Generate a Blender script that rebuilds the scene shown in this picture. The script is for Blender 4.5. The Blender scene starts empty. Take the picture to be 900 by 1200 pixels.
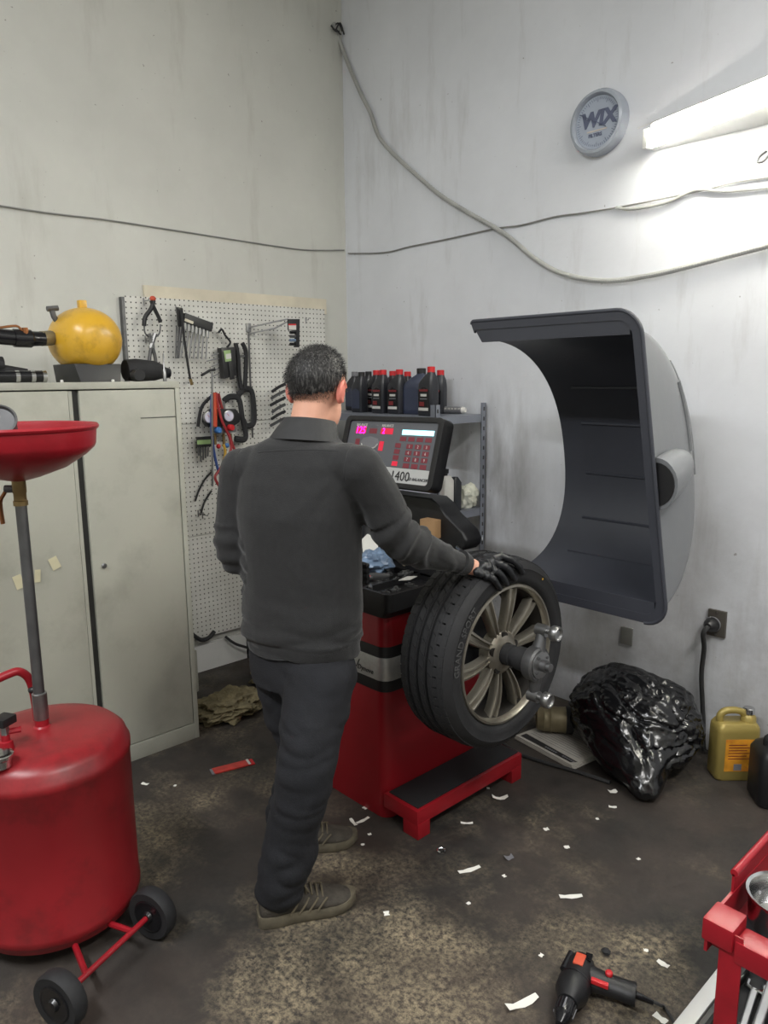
import bpy, bmesh, math, random
from mathutils import Vector as V, Matrix as M, noise
random.seed(7)
PI = math.pi
scene = bpy.context.scene
COL = scene.collection

# ------------------------------------------------------------------ camera
CAM = V((3.716, -3.16, 1.65)); FPX = 874.3
_t, _r, _y = math.radians(10.18), math.radians(-0.55), math.radians(43.0)
_c0 = V((math.sin(_y), math.cos(_y), 0))                       # camera right on the ground
_f0 = V((-math.cos(_y), math.sin(_y), 0))
FWD = _f0 * math.cos(_t) + V((0, 0, -math.sin(_t)))
_u0 = _c0.cross(FWD)
RGT = _c0 * math.cos(_r) + _u0 * math.sin(_r)
UPV = -_c0 * math.sin(_r) + _u0 * math.cos(_r)
cd = bpy.data.cameras.new('camera'); cd.sensor_fit = 'VERTICAL'; cd.sensor_height = 24.0
cd.lens = 24.0 * FPX / 1200.0; cd.clip_start = 0.02
cam = bpy.data.objects.new('camera', cd); COL.objects.link(cam)
m3 = M((RGT, UPV, -FWD)).transposed()
cam.matrix_world = M.Translation(CAM) @ m3.to_4x4()
scene.camera = cam

def ray(px, py): return RGT * ((px - 450) / FPX) + UPV * ((600 - py) / FPX) + FWD
def at(px, py, w): return CAM + ray(px, py) * w
def fz(px, py, z=0.0):
    d = ray(px, py); return CAM + d * ((z - CAM.z) / d.z)
def wx(px, py, x):
    d = ray(px, py); return CAM + d * ((x - CAM.x) / d.x)
def wy(px, py, y):
    d = ray(px, py); return CAM + d * ((y - CAM.y) / d.y)

# ------------------------------------------------------------------ light
scene.view_settings.view_transform = 'Standard'
scene.view_settings.look = 'None'
scene.view_settings.gamma = 1.0
scene.view_settings.use_curve_mapping = False
scene.view_settings.exposure = 1.2
w = bpy.data.worlds.new('world'); scene.world = w; w.use_nodes = True
w.node_tree.nodes['Background'].inputs[0].default_value = (0.8, 0.9, 1.0, 1)
w.node_tree.nodes['Background'].inputs[1].default_value = 0.02
def area(name, loc, rot, sx, sy, power, col=(1, 0.98, 0.94)):
    l = bpy.data.lights.new(name, 'AREA'); l.shape = 'RECTANGLE'; l.size = sx; l.size_y = sy
    l.energy = power; l.color = col
    o = bpy.data.objects.new(name, l); COL.objects.link(o); o.location = loc; o.rotation_euler = rot
    return o
# strip lamps on the ceiling of the bay, behind and beside the camera
area('ceiling_strip_lamp', (4.9, -2.3, 4.1), (0, 0, 0), 0.25, 2.4, 50, (1, 0.985, 0.96))
area('ceiling_strip_lamp', (2.4, -4.4, 4.1), (0, 0, 0), 2.4, 0.25, 66, (0.96, 0.98, 1))

# ------------------------------------------------------------------ materials
def lin(c):
    o = []
    for v in c:
        v = v / 255.0
        o.append(v / 12.92 if v <= 0.04045 else ((v + 0.055) / 1.055) ** 2.4)
    return o
MATS = {}
def mat(name, rgb, rough=0.5, metal=0.0, var=0.15, scale=8.0, bump=0.0, bscale=60.0, emit=0.0, alpha=None, dirt=None, dirt_amt=0.5, dirt_scale=5.0, spec=None, coat=0.0, sheen=0.0):
    if name in MATS: return MATS[name]
    m = bpy.data.materials.new(name); m.use_nodes = True; nt = m.node_tree; N = nt.nodes; L = nt.links
    b = N['Principled BSDF']; c = lin(rgb)
    b.inputs['Roughness'].default_value = rough; b.inputs['Metallic'].default_value = metal
    if spec is not None: b.inputs['Specular IOR Level'].default_value = spec
    if sheen: b.inputs['Sheen Weight'].default_value = sheen; b.inputs['Sheen Roughness'].default_value = 0.4
    if coat: b.inputs['Coat Weight'].default_value = coat
    tc = N.new('ShaderNodeTexCoord')
    n = N.new('ShaderNodeTexNoise'); n.inputs['Scale'].default_value = scale; n.inputs['Detail'].default_value = 6
    L.new(tc.outputs['Object'], n.inputs['Vector'])
    cr = N.new('ShaderNodeValToRGB')
    cr.color_ramp.elements[0].position = 0.3; cr.color_ramp.elements[1].position = 0.7
    cr.color_ramp.elements[0].color = [x * (1 - var) for x in c] + [1]
    cr.color_ramp.elements[1].color = [min(1, x * (1 + var)) for x in c] + [1]
    L.new(n.outputs['Fac'], cr.inputs['Fac'])
    out = cr.outputs['Color']
    if dirt:
        n2 = N.new('ShaderNodeTexNoise'); n2.inputs['Scale'].default_value = dirt_scale; n2.inputs['Detail'].default_value = 8; n2.inputs['Roughness'].default_value = 0.65
        L.new(tc.outputs['Object'], n2.inputs['Vector'])
        r2 = N.new('ShaderNodeValToRGB'); r2.color_ramp.elements[0].position = 0.5; r2.color_ramp.elements[1].position = 0.72
        r2.color_ramp.elements[0].color = (0, 0, 0, 1); r2.color_ramp.elements[1].color = (dirt_amt,) * 3 + (1,)
        L.new(n2.outputs['Fac'], r2.inputs['Fac'])
        mx = N.new('ShaderNodeMixRGB'); L.new(r2.outputs['Color'], mx.inputs[0]); L.new(out, mx.inputs[1]); mx.inputs[2].default_value = lin(dirt) + [1]
        out = mx.outputs[0]
    L.new(out, b.inputs['Base Color'])
    if bump:
        n3 = N.new('ShaderNodeTexNoise'); n3.inputs['Scale'].default_value = bscale; n3.inputs['Detail'].default_value = 4
        L.new(tc.outputs['Object'], n3.inputs['Vector'])
        bp = N.new('ShaderNodeBump'); bp.inputs['Strength'].default_value = bump; bp.inputs['Distance'].default_value = 0.01
        L.new(n3.outputs['Fac'], bp.inputs['Height']); L.new(bp.outputs['Normal'], b.inputs['Normal'])
    if emit:
        b.inputs['Emission Color'].default_value = c + [1]; b.inputs['Emission Strength'].default_value = emit
    if alpha is not None: b.inputs['Alpha'].default_value = alpha
    MATS[name] = m
    return m

def M_(k): return MATS[k]
mat('tube_glow', (255, 252, 240), 0.4, emit=37, var=0)
mat('white_paint', (225, 225, 222), 0.5, var=0.04)
mat('cab_paint', (172, 172, 160), 0.42, var=0.05, scale=3, dirt=(110, 106, 92), dirt_amt=0.35, dirt_scale=3.5, bump=0.04, bscale=20)
mat('cab_dark', (46, 46, 44), 0.7)
mat('tape', (206, 200, 168), 0.7)
mat('red_paint', (152, 24, 36), 0.36, var=0.12, scale=4, dirt=(70, 16, 18), dirt_amt=0.55, dirt_scale=4)
mat('red_tank', (138, 30, 36), 0.36, var=0.12, scale=4, dirt=(72, 22, 22), dirt_amt=0.75, dirt_scale=4.5)
mat('red_machine', (146, 22, 32), 0.38, var=0.08, scale=3)
mat('steel', (150, 150, 150), 0.32, 0.9, var=0.12, scale=20)
mat('steel_dull', (105, 105, 106), 0.5, 0.8, var=0.15, scale=15)
mat('chrome', (205, 205, 205), 0.16, 1.0, var=0.05)
mat('brass', (146, 124, 84), 0.42, 0.8, var=0.15, scale=20)
mat('copper', (142, 92, 56), 0.4, 0.7)
mat('black_plastic', (26, 26, 28), 0.45, var=0.15, bump=0.05, bscale=200)
mat('black_gloss', (22, 22, 25), 0.25, var=0.1)
mat('black_matte', (34, 34, 36), 0.75, var=0.2)
mat('rubber', (31, 31, 33), 0.72, var=0.18, scale=14, bump=0.08, bscale=120)
mat('rubber_mark', (74, 74, 74), 0.7)
mat('alloy', (152, 147, 136), 0.36, 0.8, var=0.14, scale=10, dirt=(96, 84, 66), dirt_amt=0.7, dirt_scale=7)
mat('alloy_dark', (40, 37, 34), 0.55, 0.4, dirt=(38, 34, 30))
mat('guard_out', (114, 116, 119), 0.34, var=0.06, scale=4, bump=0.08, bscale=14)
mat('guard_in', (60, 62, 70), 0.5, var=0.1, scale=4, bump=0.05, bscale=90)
mat('yellow_paint', (206, 160, 48), 0.3, var=0.08, scale=3, dirt=(96, 74, 30), dirt_amt=0.5, dirt_scale=12)
mat('white_paper', (235, 233, 225), 0.8, var=0.03)
mat('grey_paper', (176, 172, 164), 0.8, var=0.08, scale=30)
mat('ink', (35, 33, 34), 0.6)
mat('cardboard', (176, 140, 100), 0.8)
mat('cardboard_pale', (168, 156, 132), 0.8)
mat('silver_band', (190, 190, 188), 0.35, 0.6, var=0.08, scale=60)
mat('screen_panel', (96, 98, 103), 0.45, var=0.03)
mat('led_pink', (255, 20, 150), 0.4, emit=3.2, var=0)
mat('led_red', (200, 35, 60), 0.4, emit=0.25, var=0)
mat('led_dim', (120, 48, 58), 0.4, emit=0.05, var=0)
mat('lcd', (150, 225, 235), 0.4, emit=1.1, var=0)
mat('strip_silver', (196, 197, 196), 0.4, 0.2, var=0.03)
mat('shelf_metal', (130, 134, 144), 0.45, 0.4, var=0.08)
mat('bottle_black', (40, 41, 46), 0.35, var=0.1)
mat('bottle_navy', (52, 58, 78), 0.35, var=0.1)
mat('cap_red', (196, 36, 42), 0.4)
mat('label_red', (120, 36, 40), 0.5)
mat('label_white', (205, 203, 198), 0.5)
mat('label_grey', (120, 120, 124), 0.5)
mat('clear_bag', (212, 212, 198), 0.35, var=0.12, scale=20, bump=0.4, bscale=30)
mat('gold_plastic', (158, 140, 78), 0.36, 0.25, var=0.08)
mat('gold_label', (206, 140, 40), 0.5, var=0.3, scale=18, dirt=(190, 70, 50), dirt_amt=0.8, dirt_scale=10)
mat('bag_black', (14, 14, 16), 0.22, var=0.1, bump=0.3, bscale=14, spec=0.7)
mat('rag', (126, 116, 88), 0.95, var=0.3, scale=25, bump=0.8, bscale=90)
mat('jacket', (39, 39, 40), 0.9, var=0.12, scale=60, bump=0.25, bscale=400, sheen=0.18)
mat('jacket_yoke', (46, 46, 47), 0.75, var=0.08, scale=30, bump=0.1, bscale=200)
mat('trouser', (25, 26, 31), 0.9, var=0.2, scale=12, bump=0.2, bscale=250)
mat('shoe', (66, 61, 54), 0.85, var=0.3, scale=30, bump=0.3, bscale=150)
mat('sole', (92, 85, 70), 0.85, var=0.25, scale=25)
mat('lace', (96, 88, 72), 0.9)
mat('skin', (214, 160, 136), 0.5, var=0.08, scale=18)
mat('skin_ear', (216, 128, 112), 0.5, var=0.06)
mat('glove', (26, 27, 30), 0.4, var=0.12, bump=0.25, bscale=55)
mat('eye', (230, 228, 224), 0.2); mat('iris', (50, 40, 32), 0.2); mat('lip', (176, 104, 96), 0.5)
mat('hose_red', (150, 44, 48), 0.5); mat('hose_blue', (50, 78, 140), 0.5); mat('hose_yellow', (200, 160, 60), 0.5)
mat('orange_plastic', (200, 78, 50), 0.4); mat('blue_plastic', (60, 110, 170), 0.4)
mat('blue_film', (110, 130, 155), 0.3, var=0.35, scale=25)
mat('gauge_face', (200, 198, 214), 0.4)
mat('green_label', (150, 178, 120), 0.5)
mat('cable_grey', (128, 128, 124), 0.6)
mat('cable_white', (168, 168, 165), 0.5)
mat('cable_dark', (44, 44, 45), 0.6)
mat('wood', (208, 200, 180), 0.7, var=0.12, scale=6)
mat('clock_rim', (166, 172, 182), 0.25, var=0.03, spec=0.6)
mat('clock_face', (166, 174, 188), 0.4, var=0.02)
mat('clock_ink', (92, 98, 122), 0.5); mat('clock_gold', (196, 186, 176), 0.5)
mat('outlet', (92, 88, 82), 0.5, 0.3)
mat('rust_brass', (128, 118, 92), 0.5, 0.4, var=0.25, scale=14)
mat('pack_red', (196, 60, 52), 0.35, var=0.25, scale=30)

def hair_mat():
    m = bpy.data.materials.new('hair'); m.use_nodes = True; nt = m.node_tree; N = nt.nodes; L = nt.links; b = N['Principled BSDF']
    tc = N.new('ShaderNodeTexCoord'); mp = N.new('ShaderNodeMapping'); mp.inputs['Scale'].default_value = (260, 260, 30)
    n = N.new('ShaderNodeTexNoise'); n.inputs['Scale'].default_value = 1; n.inputs['Detail'].default_value = 3
    L.new(tc.outputs['Object'], mp.inputs['Vector']); L.new(mp.outputs[0], n.inputs['Vector'])
    cr = N.new('ShaderNodeValToRGB'); e = cr.color_ramp.elements
    e[0].position = 0.5; e[0].color = lin((26, 25, 25)) + [1]; e[1].position = 0.8; e[1].color = lin((120, 118, 116)) + [1]
    L.new(n.outputs['Fac'], cr.inputs['Fac']); L.new(cr.outputs[0], b.inputs['Base Color']); b.inputs['Roughness'].default_value = 0.6
    MATS['hair'] = m
hair_mat()

def ramp(N, p0, c0, p1, c1):
    r = N.new('ShaderNodeValToRGB'); e = r.color_ramp.elements
    e[0].position = p0; e[0].color = c0; e[1].position = p1; e[1].color = c1; return r
def g(v): return (v, v, v, 1)

def floor_mat():
    m = bpy.data.materials.new('floor_concrete'); m.use_nodes = True; nt = m.node_tree; N = nt.nodes; L = nt.links; b = N['Principled BSDF']
    tc = N.new('ShaderNodeTexCoord')
    def nz(s, d=8, r=0.6):
        n = N.new('ShaderNodeTexNoise'); n.inputs['Scale'].default_value = s; n.inputs['Detail'].default_value = d; n.inputs['Roughness'].default_value = r
        L.new(tc.outputs['Object'], n.inputs['Vector']); return n
    big = nz(1.7, 6, 0.6); fine = nz(55, 9, 0.8); mid = nz(6, 6, 0.6); brown = nz(2.1, 5)
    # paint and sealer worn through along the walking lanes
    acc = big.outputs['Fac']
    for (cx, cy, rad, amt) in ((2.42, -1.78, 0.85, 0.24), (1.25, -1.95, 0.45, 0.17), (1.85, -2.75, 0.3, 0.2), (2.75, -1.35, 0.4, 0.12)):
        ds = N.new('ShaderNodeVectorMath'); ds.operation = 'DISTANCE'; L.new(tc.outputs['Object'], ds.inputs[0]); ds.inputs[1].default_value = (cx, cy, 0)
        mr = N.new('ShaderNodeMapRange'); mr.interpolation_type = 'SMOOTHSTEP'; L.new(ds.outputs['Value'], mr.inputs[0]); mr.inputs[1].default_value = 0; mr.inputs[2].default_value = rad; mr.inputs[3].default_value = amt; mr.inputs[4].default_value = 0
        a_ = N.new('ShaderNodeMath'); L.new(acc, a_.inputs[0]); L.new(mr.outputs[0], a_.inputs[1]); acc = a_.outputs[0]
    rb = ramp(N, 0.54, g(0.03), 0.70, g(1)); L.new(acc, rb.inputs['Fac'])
    rf = ramp(N, 0.42, g(0), 0.60, g(1)); L.new(fine.outputs['Fac'], rf.inputs['Fac'])
    rm = ramp(N, 0.35, g(0.25), 0.65, g(1)); L.new(mid.outputs['Fac'], rm.inputs['Fac'])
    mu = N.new('ShaderNodeMath'); mu.operation = 'MULTIPLY'; L.new(rb.outputs[0], mu.inputs[0]); L.new(rf.outputs[0], mu.inputs[1])
    mu2 = N.new('ShaderNodeMath'); mu2.operation = 'MULTIPLY'; L.new(mu.outputs[0], mu2.inputs[0]); L.new(rm.outputs[0], mu2.inputs[1])
    base = ramp(N, 0.35, lin((40, 38, 36)) + [1], 0.66, lin((64, 56, 51)) + [1]); L.new(brown.outputs['Fac'], base.inputs['Fac'])
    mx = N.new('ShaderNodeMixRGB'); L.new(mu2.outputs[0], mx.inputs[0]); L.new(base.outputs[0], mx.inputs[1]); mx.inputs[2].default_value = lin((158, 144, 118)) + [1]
    # oily dark stains
    st = nz(2.6, 4); rs = ramp(N, 0.52, g(0), 0.68, g(0.75)); L.new(st.outputs['Fac'], rs.inputs['Fac'])
    mx2 = N.new('ShaderNodeMixRGB'); L.new(rs.outputs[0], mx2.inputs[0]); L.new(mx.outputs[0], mx2.inputs[1]); mx2.inputs[2].default_value = lin((34, 32, 30)) + [1]
    L.new(mx2.outputs[0], b.inputs['Base Color'])
    rr = ramp(N, 0.3, g(0.5), 0.7, g(0.85)); L.new(mid.outputs['Fac'], rr.inputs['Fac']); L.new(rr.outputs[0], b.inputs['Roughness'])
    bp = N.new('ShaderNodeBump'); bp.inputs['Strength'].default_value = 0.25; bp.inputs['Distance'].default_value = 0.01
    L.new(fine.outputs['Fac'], bp.inputs['Height']); L.new(bp.outputs[0], b.inputs['Normal'])
    MATS['floor'] = m
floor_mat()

def wall_mat(name, rgb, stain=False):
    m = bpy.data.materials.new(name); m.use_nodes = True; nt = m.node_tree; N = nt.nodes; L = nt.links; b = N['Principled BSDF']
    tc = N.new('ShaderNodeTexCoord')
    def nz(s, d=6, r=0.6, sc=None):
        n = N.new('ShaderNodeTexNoise'); n.inputs['Scale'].default_value = s; n.inputs['Detail'].default_value = d; n.inputs['Roughness'].default_value = r
        if sc:
            mp = N.new('ShaderNodeMapping'); mp.inputs['Scale'].default_value = sc; L.new(tc.outputs['Object'], mp.inputs[0]); L.new(mp.outputs[0], n.inputs['Vector'])
        else: L.new(tc.outputs['Object'], n.inputs['Vector'])
        return n
    c = lin(rgb)
    n1 = nz(0.9, 5); base = ramp(N, 0.3, [x * 0.88 for x in c] + [1], 0.7, [min(1, x * 1.08) for x in c] + [1]); L.new(n1.outputs['Fac'], base.inputs['Fac'])
    col = base.outputs[0]
    # vertical runs of grime
    n2 = nz(1, 7, 0.65, (5, 5, 0.9)); r2 = ramp(N, 0.55, g(0), 0.8, g(0.4)); L.new(n2.outputs['Fac'], r2.inputs['Fac'])
    mx = N.new('ShaderNodeMixRGB'); L.new(r2.outputs[0], mx.inputs[0]); L.new(col, mx.inputs[1]); mx.inputs[2].default_value = lin((128, 120, 108)) + [1]; col = mx.outputs[0]
    # dirt scuffs, with light fall-off painted into the colour towards the floor
    sx = N.new('ShaderNodeSeparateXYZ'); L.new(tc.outputs['Object'], sx.inputs[0])
    rz = ramp(N, 0.05, g(1), 0.45, g(0.06))
    dv = N.new('ShaderNodeMath'); dv.operation = 'DIVIDE'; L.new(sx.outputs['Z'], dv.inputs[0]); dv.inputs[1].default_value = 3.0; L.new(dv.outputs[0], rz.inputs['Fac'])
    n3 = nz(3.2, 9, 0.72); r3 = ramp(N, 0.4, g(0.1), 0.75, g(0.6)); L.new(n3.outputs['Fac'], r3.inputs['Fac'])
    mu = N.new('ShaderNodeMath'); mu.operation = 'MULTIPLY'; L.new(r3.outputs[0], mu.inputs[0]); L.new(rz.outputs[0], mu.inputs[1])
    mx2 = N.new('ShaderNodeMixRGB'); L.new(mu.outputs[0], mx2.inputs[0]); L.new(col, mx2.inputs[1]); mx2.inputs[2].default_value = lin((96, 90, 84)) + [1]; col = mx2.outputs[0]
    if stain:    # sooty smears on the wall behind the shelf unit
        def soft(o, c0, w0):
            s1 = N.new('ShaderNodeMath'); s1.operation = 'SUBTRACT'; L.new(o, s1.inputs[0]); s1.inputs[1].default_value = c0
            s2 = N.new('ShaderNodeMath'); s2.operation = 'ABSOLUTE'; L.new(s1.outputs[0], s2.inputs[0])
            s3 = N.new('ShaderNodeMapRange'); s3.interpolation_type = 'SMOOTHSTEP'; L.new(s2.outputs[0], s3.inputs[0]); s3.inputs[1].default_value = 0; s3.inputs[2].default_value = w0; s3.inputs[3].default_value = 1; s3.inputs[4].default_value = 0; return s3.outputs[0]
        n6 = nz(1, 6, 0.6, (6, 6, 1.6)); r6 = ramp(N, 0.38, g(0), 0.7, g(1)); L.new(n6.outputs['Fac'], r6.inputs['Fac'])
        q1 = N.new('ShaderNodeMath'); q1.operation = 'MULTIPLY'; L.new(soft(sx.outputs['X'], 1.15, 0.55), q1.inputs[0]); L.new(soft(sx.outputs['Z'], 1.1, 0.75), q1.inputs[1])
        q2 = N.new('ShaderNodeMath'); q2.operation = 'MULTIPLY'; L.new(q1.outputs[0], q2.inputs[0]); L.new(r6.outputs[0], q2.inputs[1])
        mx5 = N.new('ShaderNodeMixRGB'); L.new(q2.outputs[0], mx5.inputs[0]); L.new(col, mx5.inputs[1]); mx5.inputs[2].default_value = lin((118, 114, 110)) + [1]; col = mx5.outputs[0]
    # specks
    n4 = nz(38, 2, 0.5); r4 = ramp(N, 0.73, g(0), 0.77, g(0.6)); L.new(n4.outputs['Fac'], r4.inputs['Fac'])
    mx3 = N.new('ShaderNodeMixRGB'); L.new(r4.outputs[0], mx3.inputs[0]); L.new(col, mx3.inputs[1]); mx3.inputs[2].default_value = lin((110, 104, 98)) + [1]; col = mx3.outputs[0]
    L.new(col, b.inputs['Base Color']); b.inputs['Roughness'].default_value = 0.75
    n5 = nz(3.5, 6); bp = N.new('ShaderNodeBump'); bp.inputs['Strength'].default_value = 0.25; bp.inputs['Distance'].default_value = 0.02
    L.new(n5.outputs['Fac'], bp.inputs['Height']); L.new(bp.outputs[0], b.inputs['Normal'])
    MATS[name] = m
wall_mat('wall_warm', (200, 200, 193)); wall_mat('wall_cool', (220, 222, 227), True)

def peg_mat():
    m = bpy.data.materials.new('pegboard'); m.use_nodes = True; nt = m.node_tree; N = nt.nodes; L = nt.links; b = N['Principled BSDF']
    tc = N.new('ShaderNodeTexCoord'); sx = N.new('ShaderNodeSeparateXYZ'); L.new(tc.outputs['Object'], sx.inputs[0])
    def cell(o):
        d = N.new('ShaderNodeMath'); d.operation = 'DIVIDE'; L.new(o, d.inputs[0]); d.inputs[1].default_value = 0.0268
        f = N.new('ShaderNodeMath'); f.operation = 'FRACT'; L.new(d.outputs[0], f.inputs[0])
        s = N.new('ShaderNodeMath'); s.operation = 'SUBTRACT'; L.new(f.outputs[0], s.inputs[0]); s.inputs[1].default_value = 0.5
        p = N.new('ShaderNodeMath'); p.operation = 'MULTIPLY'; L.new(s.outputs[0], p.inputs[0]); L.new(s.outputs[0], p.inputs[1]); return p
    a, c = cell(sx.outputs['Y']), cell(sx.outputs['Z'])
    ad = N.new('ShaderNodeMath'); L.new(a.outputs[0], ad.inputs[0]); L.new(c.outputs[0], ad.inputs[1])
    lt = N.new('ShaderNodeMath'); lt.operation = 'LESS_THAN'; L.new(ad.outputs[0], lt.inputs[0]); lt.inputs[1].default_value = 0.022
    n = N.new('ShaderNodeTexNoise'); n.inputs['Scale'].default_value = 4; n.inputs['Detail'].default_value = 6; L.new(tc.outputs['Object'], n.inputs['Vector'])
    cr = ramp(N, 0.35, lin((198, 197, 190)) + [1], 0.7, lin((224, 223, 217)) + [1]); L.new(n.outputs['Fac'], cr.inputs['Fac'])
    mx = N.new('ShaderNodeMixRGB'); L.new(lt.outputs[0], mx.inputs[0]); L.new(cr.outputs[0], mx.inputs[1]); mx.inputs[2].default_value = lin((58, 56, 52)) + [1]
    L.new(mx.outputs[0], b.inputs['Base Color']); b.inputs['Roughness'].default_value = 0.6
    MATS['pegboard'] = m
peg_mat()

# ------------------------------------------------------------------ mesh building
class MB:
    def __init__(s): s.v = []; s.f = []; s.mi = []; s.cur = 0
    def add(s, vs, fs):
        o = len(s.v); s.v += [V(p) for p in vs]
        for f in fs: s.f.append([i + o for i in f]); s.mi.append(s.cur)
        return s
    def box(s, c, d, rot=None):
        x, y, z = d[0] / 2, d[1] / 2, d[2] / 2
        vs = [V((a * x, b * y, e * z)) for a in (-1, 1) for b in (-1, 1) for e in (-1, 1)]
        if rot is not None: vs = [rot @ p for p in vs]
        return s.add([p + V(c) for p in vs], [(0, 1, 3, 2), (4, 6, 7, 5), (0, 4, 5, 1), (2, 3, 7, 6), (0, 2, 6, 4), (1, 5, 7, 3)])
    def bb(s, a, b):
        return s.box([(a[i] + b[i]) / 2 for i in range(3)], [abs(b[i] - a[i]) for i in range(3)])
    def loft(s, rings, cap=True, closed=False):
        n = len(rings[0]); vs = [p for r in rings for p in r]; fs = []
        m = len(rings)
        for i in range(m if closed else m - 1):
            for j in range(n):
                a = i * n + j; b = i * n + (j + 1) % n; i2 = (i + 1) % m
                fs.append((a, b, i2 * n + (j + 1) % n, i2 * n + j))
        if cap and not closed: fs += [tuple(range(n))[::-1], tuple((m - 1) * n + j for j in range(n))]
        return s.add(vs, fs)
    def tube(s, pts, r, n=8, closed=False, flat=1.0, up=None):
        pts = [V(p) for p in pts]; m = len(pts); rs = r if isinstance(r, (list, tuple)) else [r] * m
        rings = []; nrm = None
        for i, p in enumerate(pts):
            a = pts[i - 1] if (i > 0 or closed) else p; b = pts[(i + 1) % m] if (i < m - 1 or closed) else p
            t = (b - a).normalized() if (b - a).length > 1e-9 else V((0, 0, 1))
            if nrm is None:
                u = V(up) if up else (V((0, 0, 1)) if abs(t.z) < 0.9 else V((1, 0, 0)))
                nrm = (u - t * u.dot(t)).normalized()
            else:
                nrm = nrm - t * nrm.dot(t)
                nrm = nrm.normalized() if nrm.length > 1e-6 else t.orthogonal().normalized()
            bi = t.cross(nrm)
            rings.append([p + (nrm * math.cos(2 * PI * k / n) + bi * math.sin(2 * PI * k / n) * flat) * rs[i] for k in range(n)])
        return s.loft(rings, True, closed)
    def lathe(s, prof, c=(0, 0, 0), ax='z', n=24, a0=0, a1=2 * PI, mtx=None, cap=True):
        full = abs(a1 - a0 - 2 * PI) < 1e-6; k = n if full else n + 1; vs = []; fs = []
        for (r, h) in prof:
            for j in range(k):
                a = a0 + (a1 - a0) * j / n; x, y = r * math.cos(a), r * math.sin(a)
                p = V((x, y, h)) if ax == 'z' else (V((h, x, y)) if ax == 'x' else V((x, h, y)))
                if mtx is not None: p = mtx @ p
                vs.append(p + V(c))
        for i in range(len(prof) - 1):
            for j in range(n):
                j2 = (j + 1) % k; fs.append((i * k + j, i * k + j2, (i + 1) * k + j2, (i + 1) * k + j))
        if full and cap:
            if prof[0][0] > 1e-6: fs.append(tuple(range(k))[::-1])
            if prof[-1][0] > 1e-6: fs.append(tuple((len(prof) - 1) * k + j for j in range(k)))
        return s.add(vs, fs)
    def cyl(s, a, b, r, n=16, r2=None): return s.tube([a, b], [r, r if r2 is None else r2], n)
    def ell(s, c, rad, n=16, mtx=None):
        rings = []
        for i in range(1, n):
            t = PI * i / n; rr = math.sin(t); zz = -math.cos(t)
            ring = []
            for j in range(2 * n):
                a = 2 * PI * j / (2 * n); p = V((rad[0] * rr * math.cos(a), rad[1] * rr * math.sin(a), rad[2] * zz))
                ring.append((mtx @ p if mtx is not None else p) + V(c))
            rings.append(ring)
        return s.loft(rings)
    def prism(s, poly, mtx, h):   # poly in local xy, extruded along local z by h, mtx 4x4
        n = len(poly); vs = [mtx @ V((p[0], p[1], 0)) for p in poly] + [mtx @ V((p[0], p[1], h)) for p in poly]
        fs = [tuple(range(n))[::-1], tuple(range(n, 2 * n))] + [(j, (j + 1) % n, n + (j + 1) % n, n + j) for j in range(n)]
        return s.add(vs, fs)
    def slab(s, pts, th):         # a thick sheet from a 3D polygon, extruded by vector th
        n = len(pts); th = V(th); vs = [V(p) for p in pts] + [V(p) + th for p in pts]
        return s.add(vs, [tuple(range(n))[::-1], tuple(range(n, 2 * n))] + [(j, (j + 1) % n, n + (j + 1) % n, n + j) for j in range(n)])

WM = {}
def tag(o, label=None, cat=None, group=None, kind=None):
    if label: o['label'] = label
    if cat: o['category'] = cat
    if group: o['group'] = group
    if kind: o['kind'] = kind
    return o
def thing(name, label, cat, loc=(0, 0, 0), rz=0.0, group=None):
    o = bpy.data.objects.new(name, None); COL.objects.link(o); o.empty_display_size = 0.05
    o.location = loc; o.rotation_euler = (0, 0, rz); WM[o] = M.Translation(V(loc)) @ M.Rotation(rz, 4, 'Z')
    return tag(o, label, cat, group)
def finish(o, me, parent, loc, local, sharp):
    if parent is not None:
        o.parent = parent; WM[o] = WM[parent]
        if not local: me.transform(WM[parent].inverted())
    elif loc is not None:
        me.transform(M.Translation(-V(loc))); o.location = loc; WM[o] = M.Translation(V(loc))
    else: WM[o] = M.Identity(4)
    me.polygons.foreach_set('use_smooth', [True] * len(me.polygons))
    me.set_sharp_from_angle(angle=math.radians(sharp)); me.update()
def build(mb, name, mt, parent=None, loc=None, local=False, bevel=0.0, seg=2, sharp=40, label=None):
    me = bpy.data.meshes.new(name); me.from_pydata(mb.v, [], mb.f)
    ms = mt if isinstance(mt, (list, tuple)) else [mt]
    for x in ms: me.materials.append(MATS[x] if isinstance(x, str) else x)
    if len(ms) > 1: me.polygons.foreach_set('material_index', mb.mi)
    bm = bmesh.new(); bm.from_mesh(me)
    bmesh.ops.recalc_face_normals(bm, faces=bm.faces)
    if bevel:
        es = [e for e in bm.edges if len(e.link_faces) == 2 and e.calc_face_angle(0) > math.radians(35)]
        bmesh.ops.bevel(bm, geom=es, offset=bevel, segments=seg, affect='EDGES', profile=0.7, clamp_overlap=True)
    bm.to_mesh(me); bm.free()
    o = bpy.data.objects.new(name, me); COL.objects.link(o)
    finish(o, me, parent, loc, local, sharp)
    if label: o['label'] = label
    return o
def one(mb, name, mt, loc, label, cat, group=None, **k):
    return tag(build(mb, name, mt, None, loc, **k), label, cat, group)
def copy_tree(o, parent=None):
    c = o.copy(); COL.objects.link(c); WM[c] = WM.get(o, M.Identity(4)); c.parent = parent
    for ch in o.children: copy_tree(ch, c)
    return c
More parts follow.
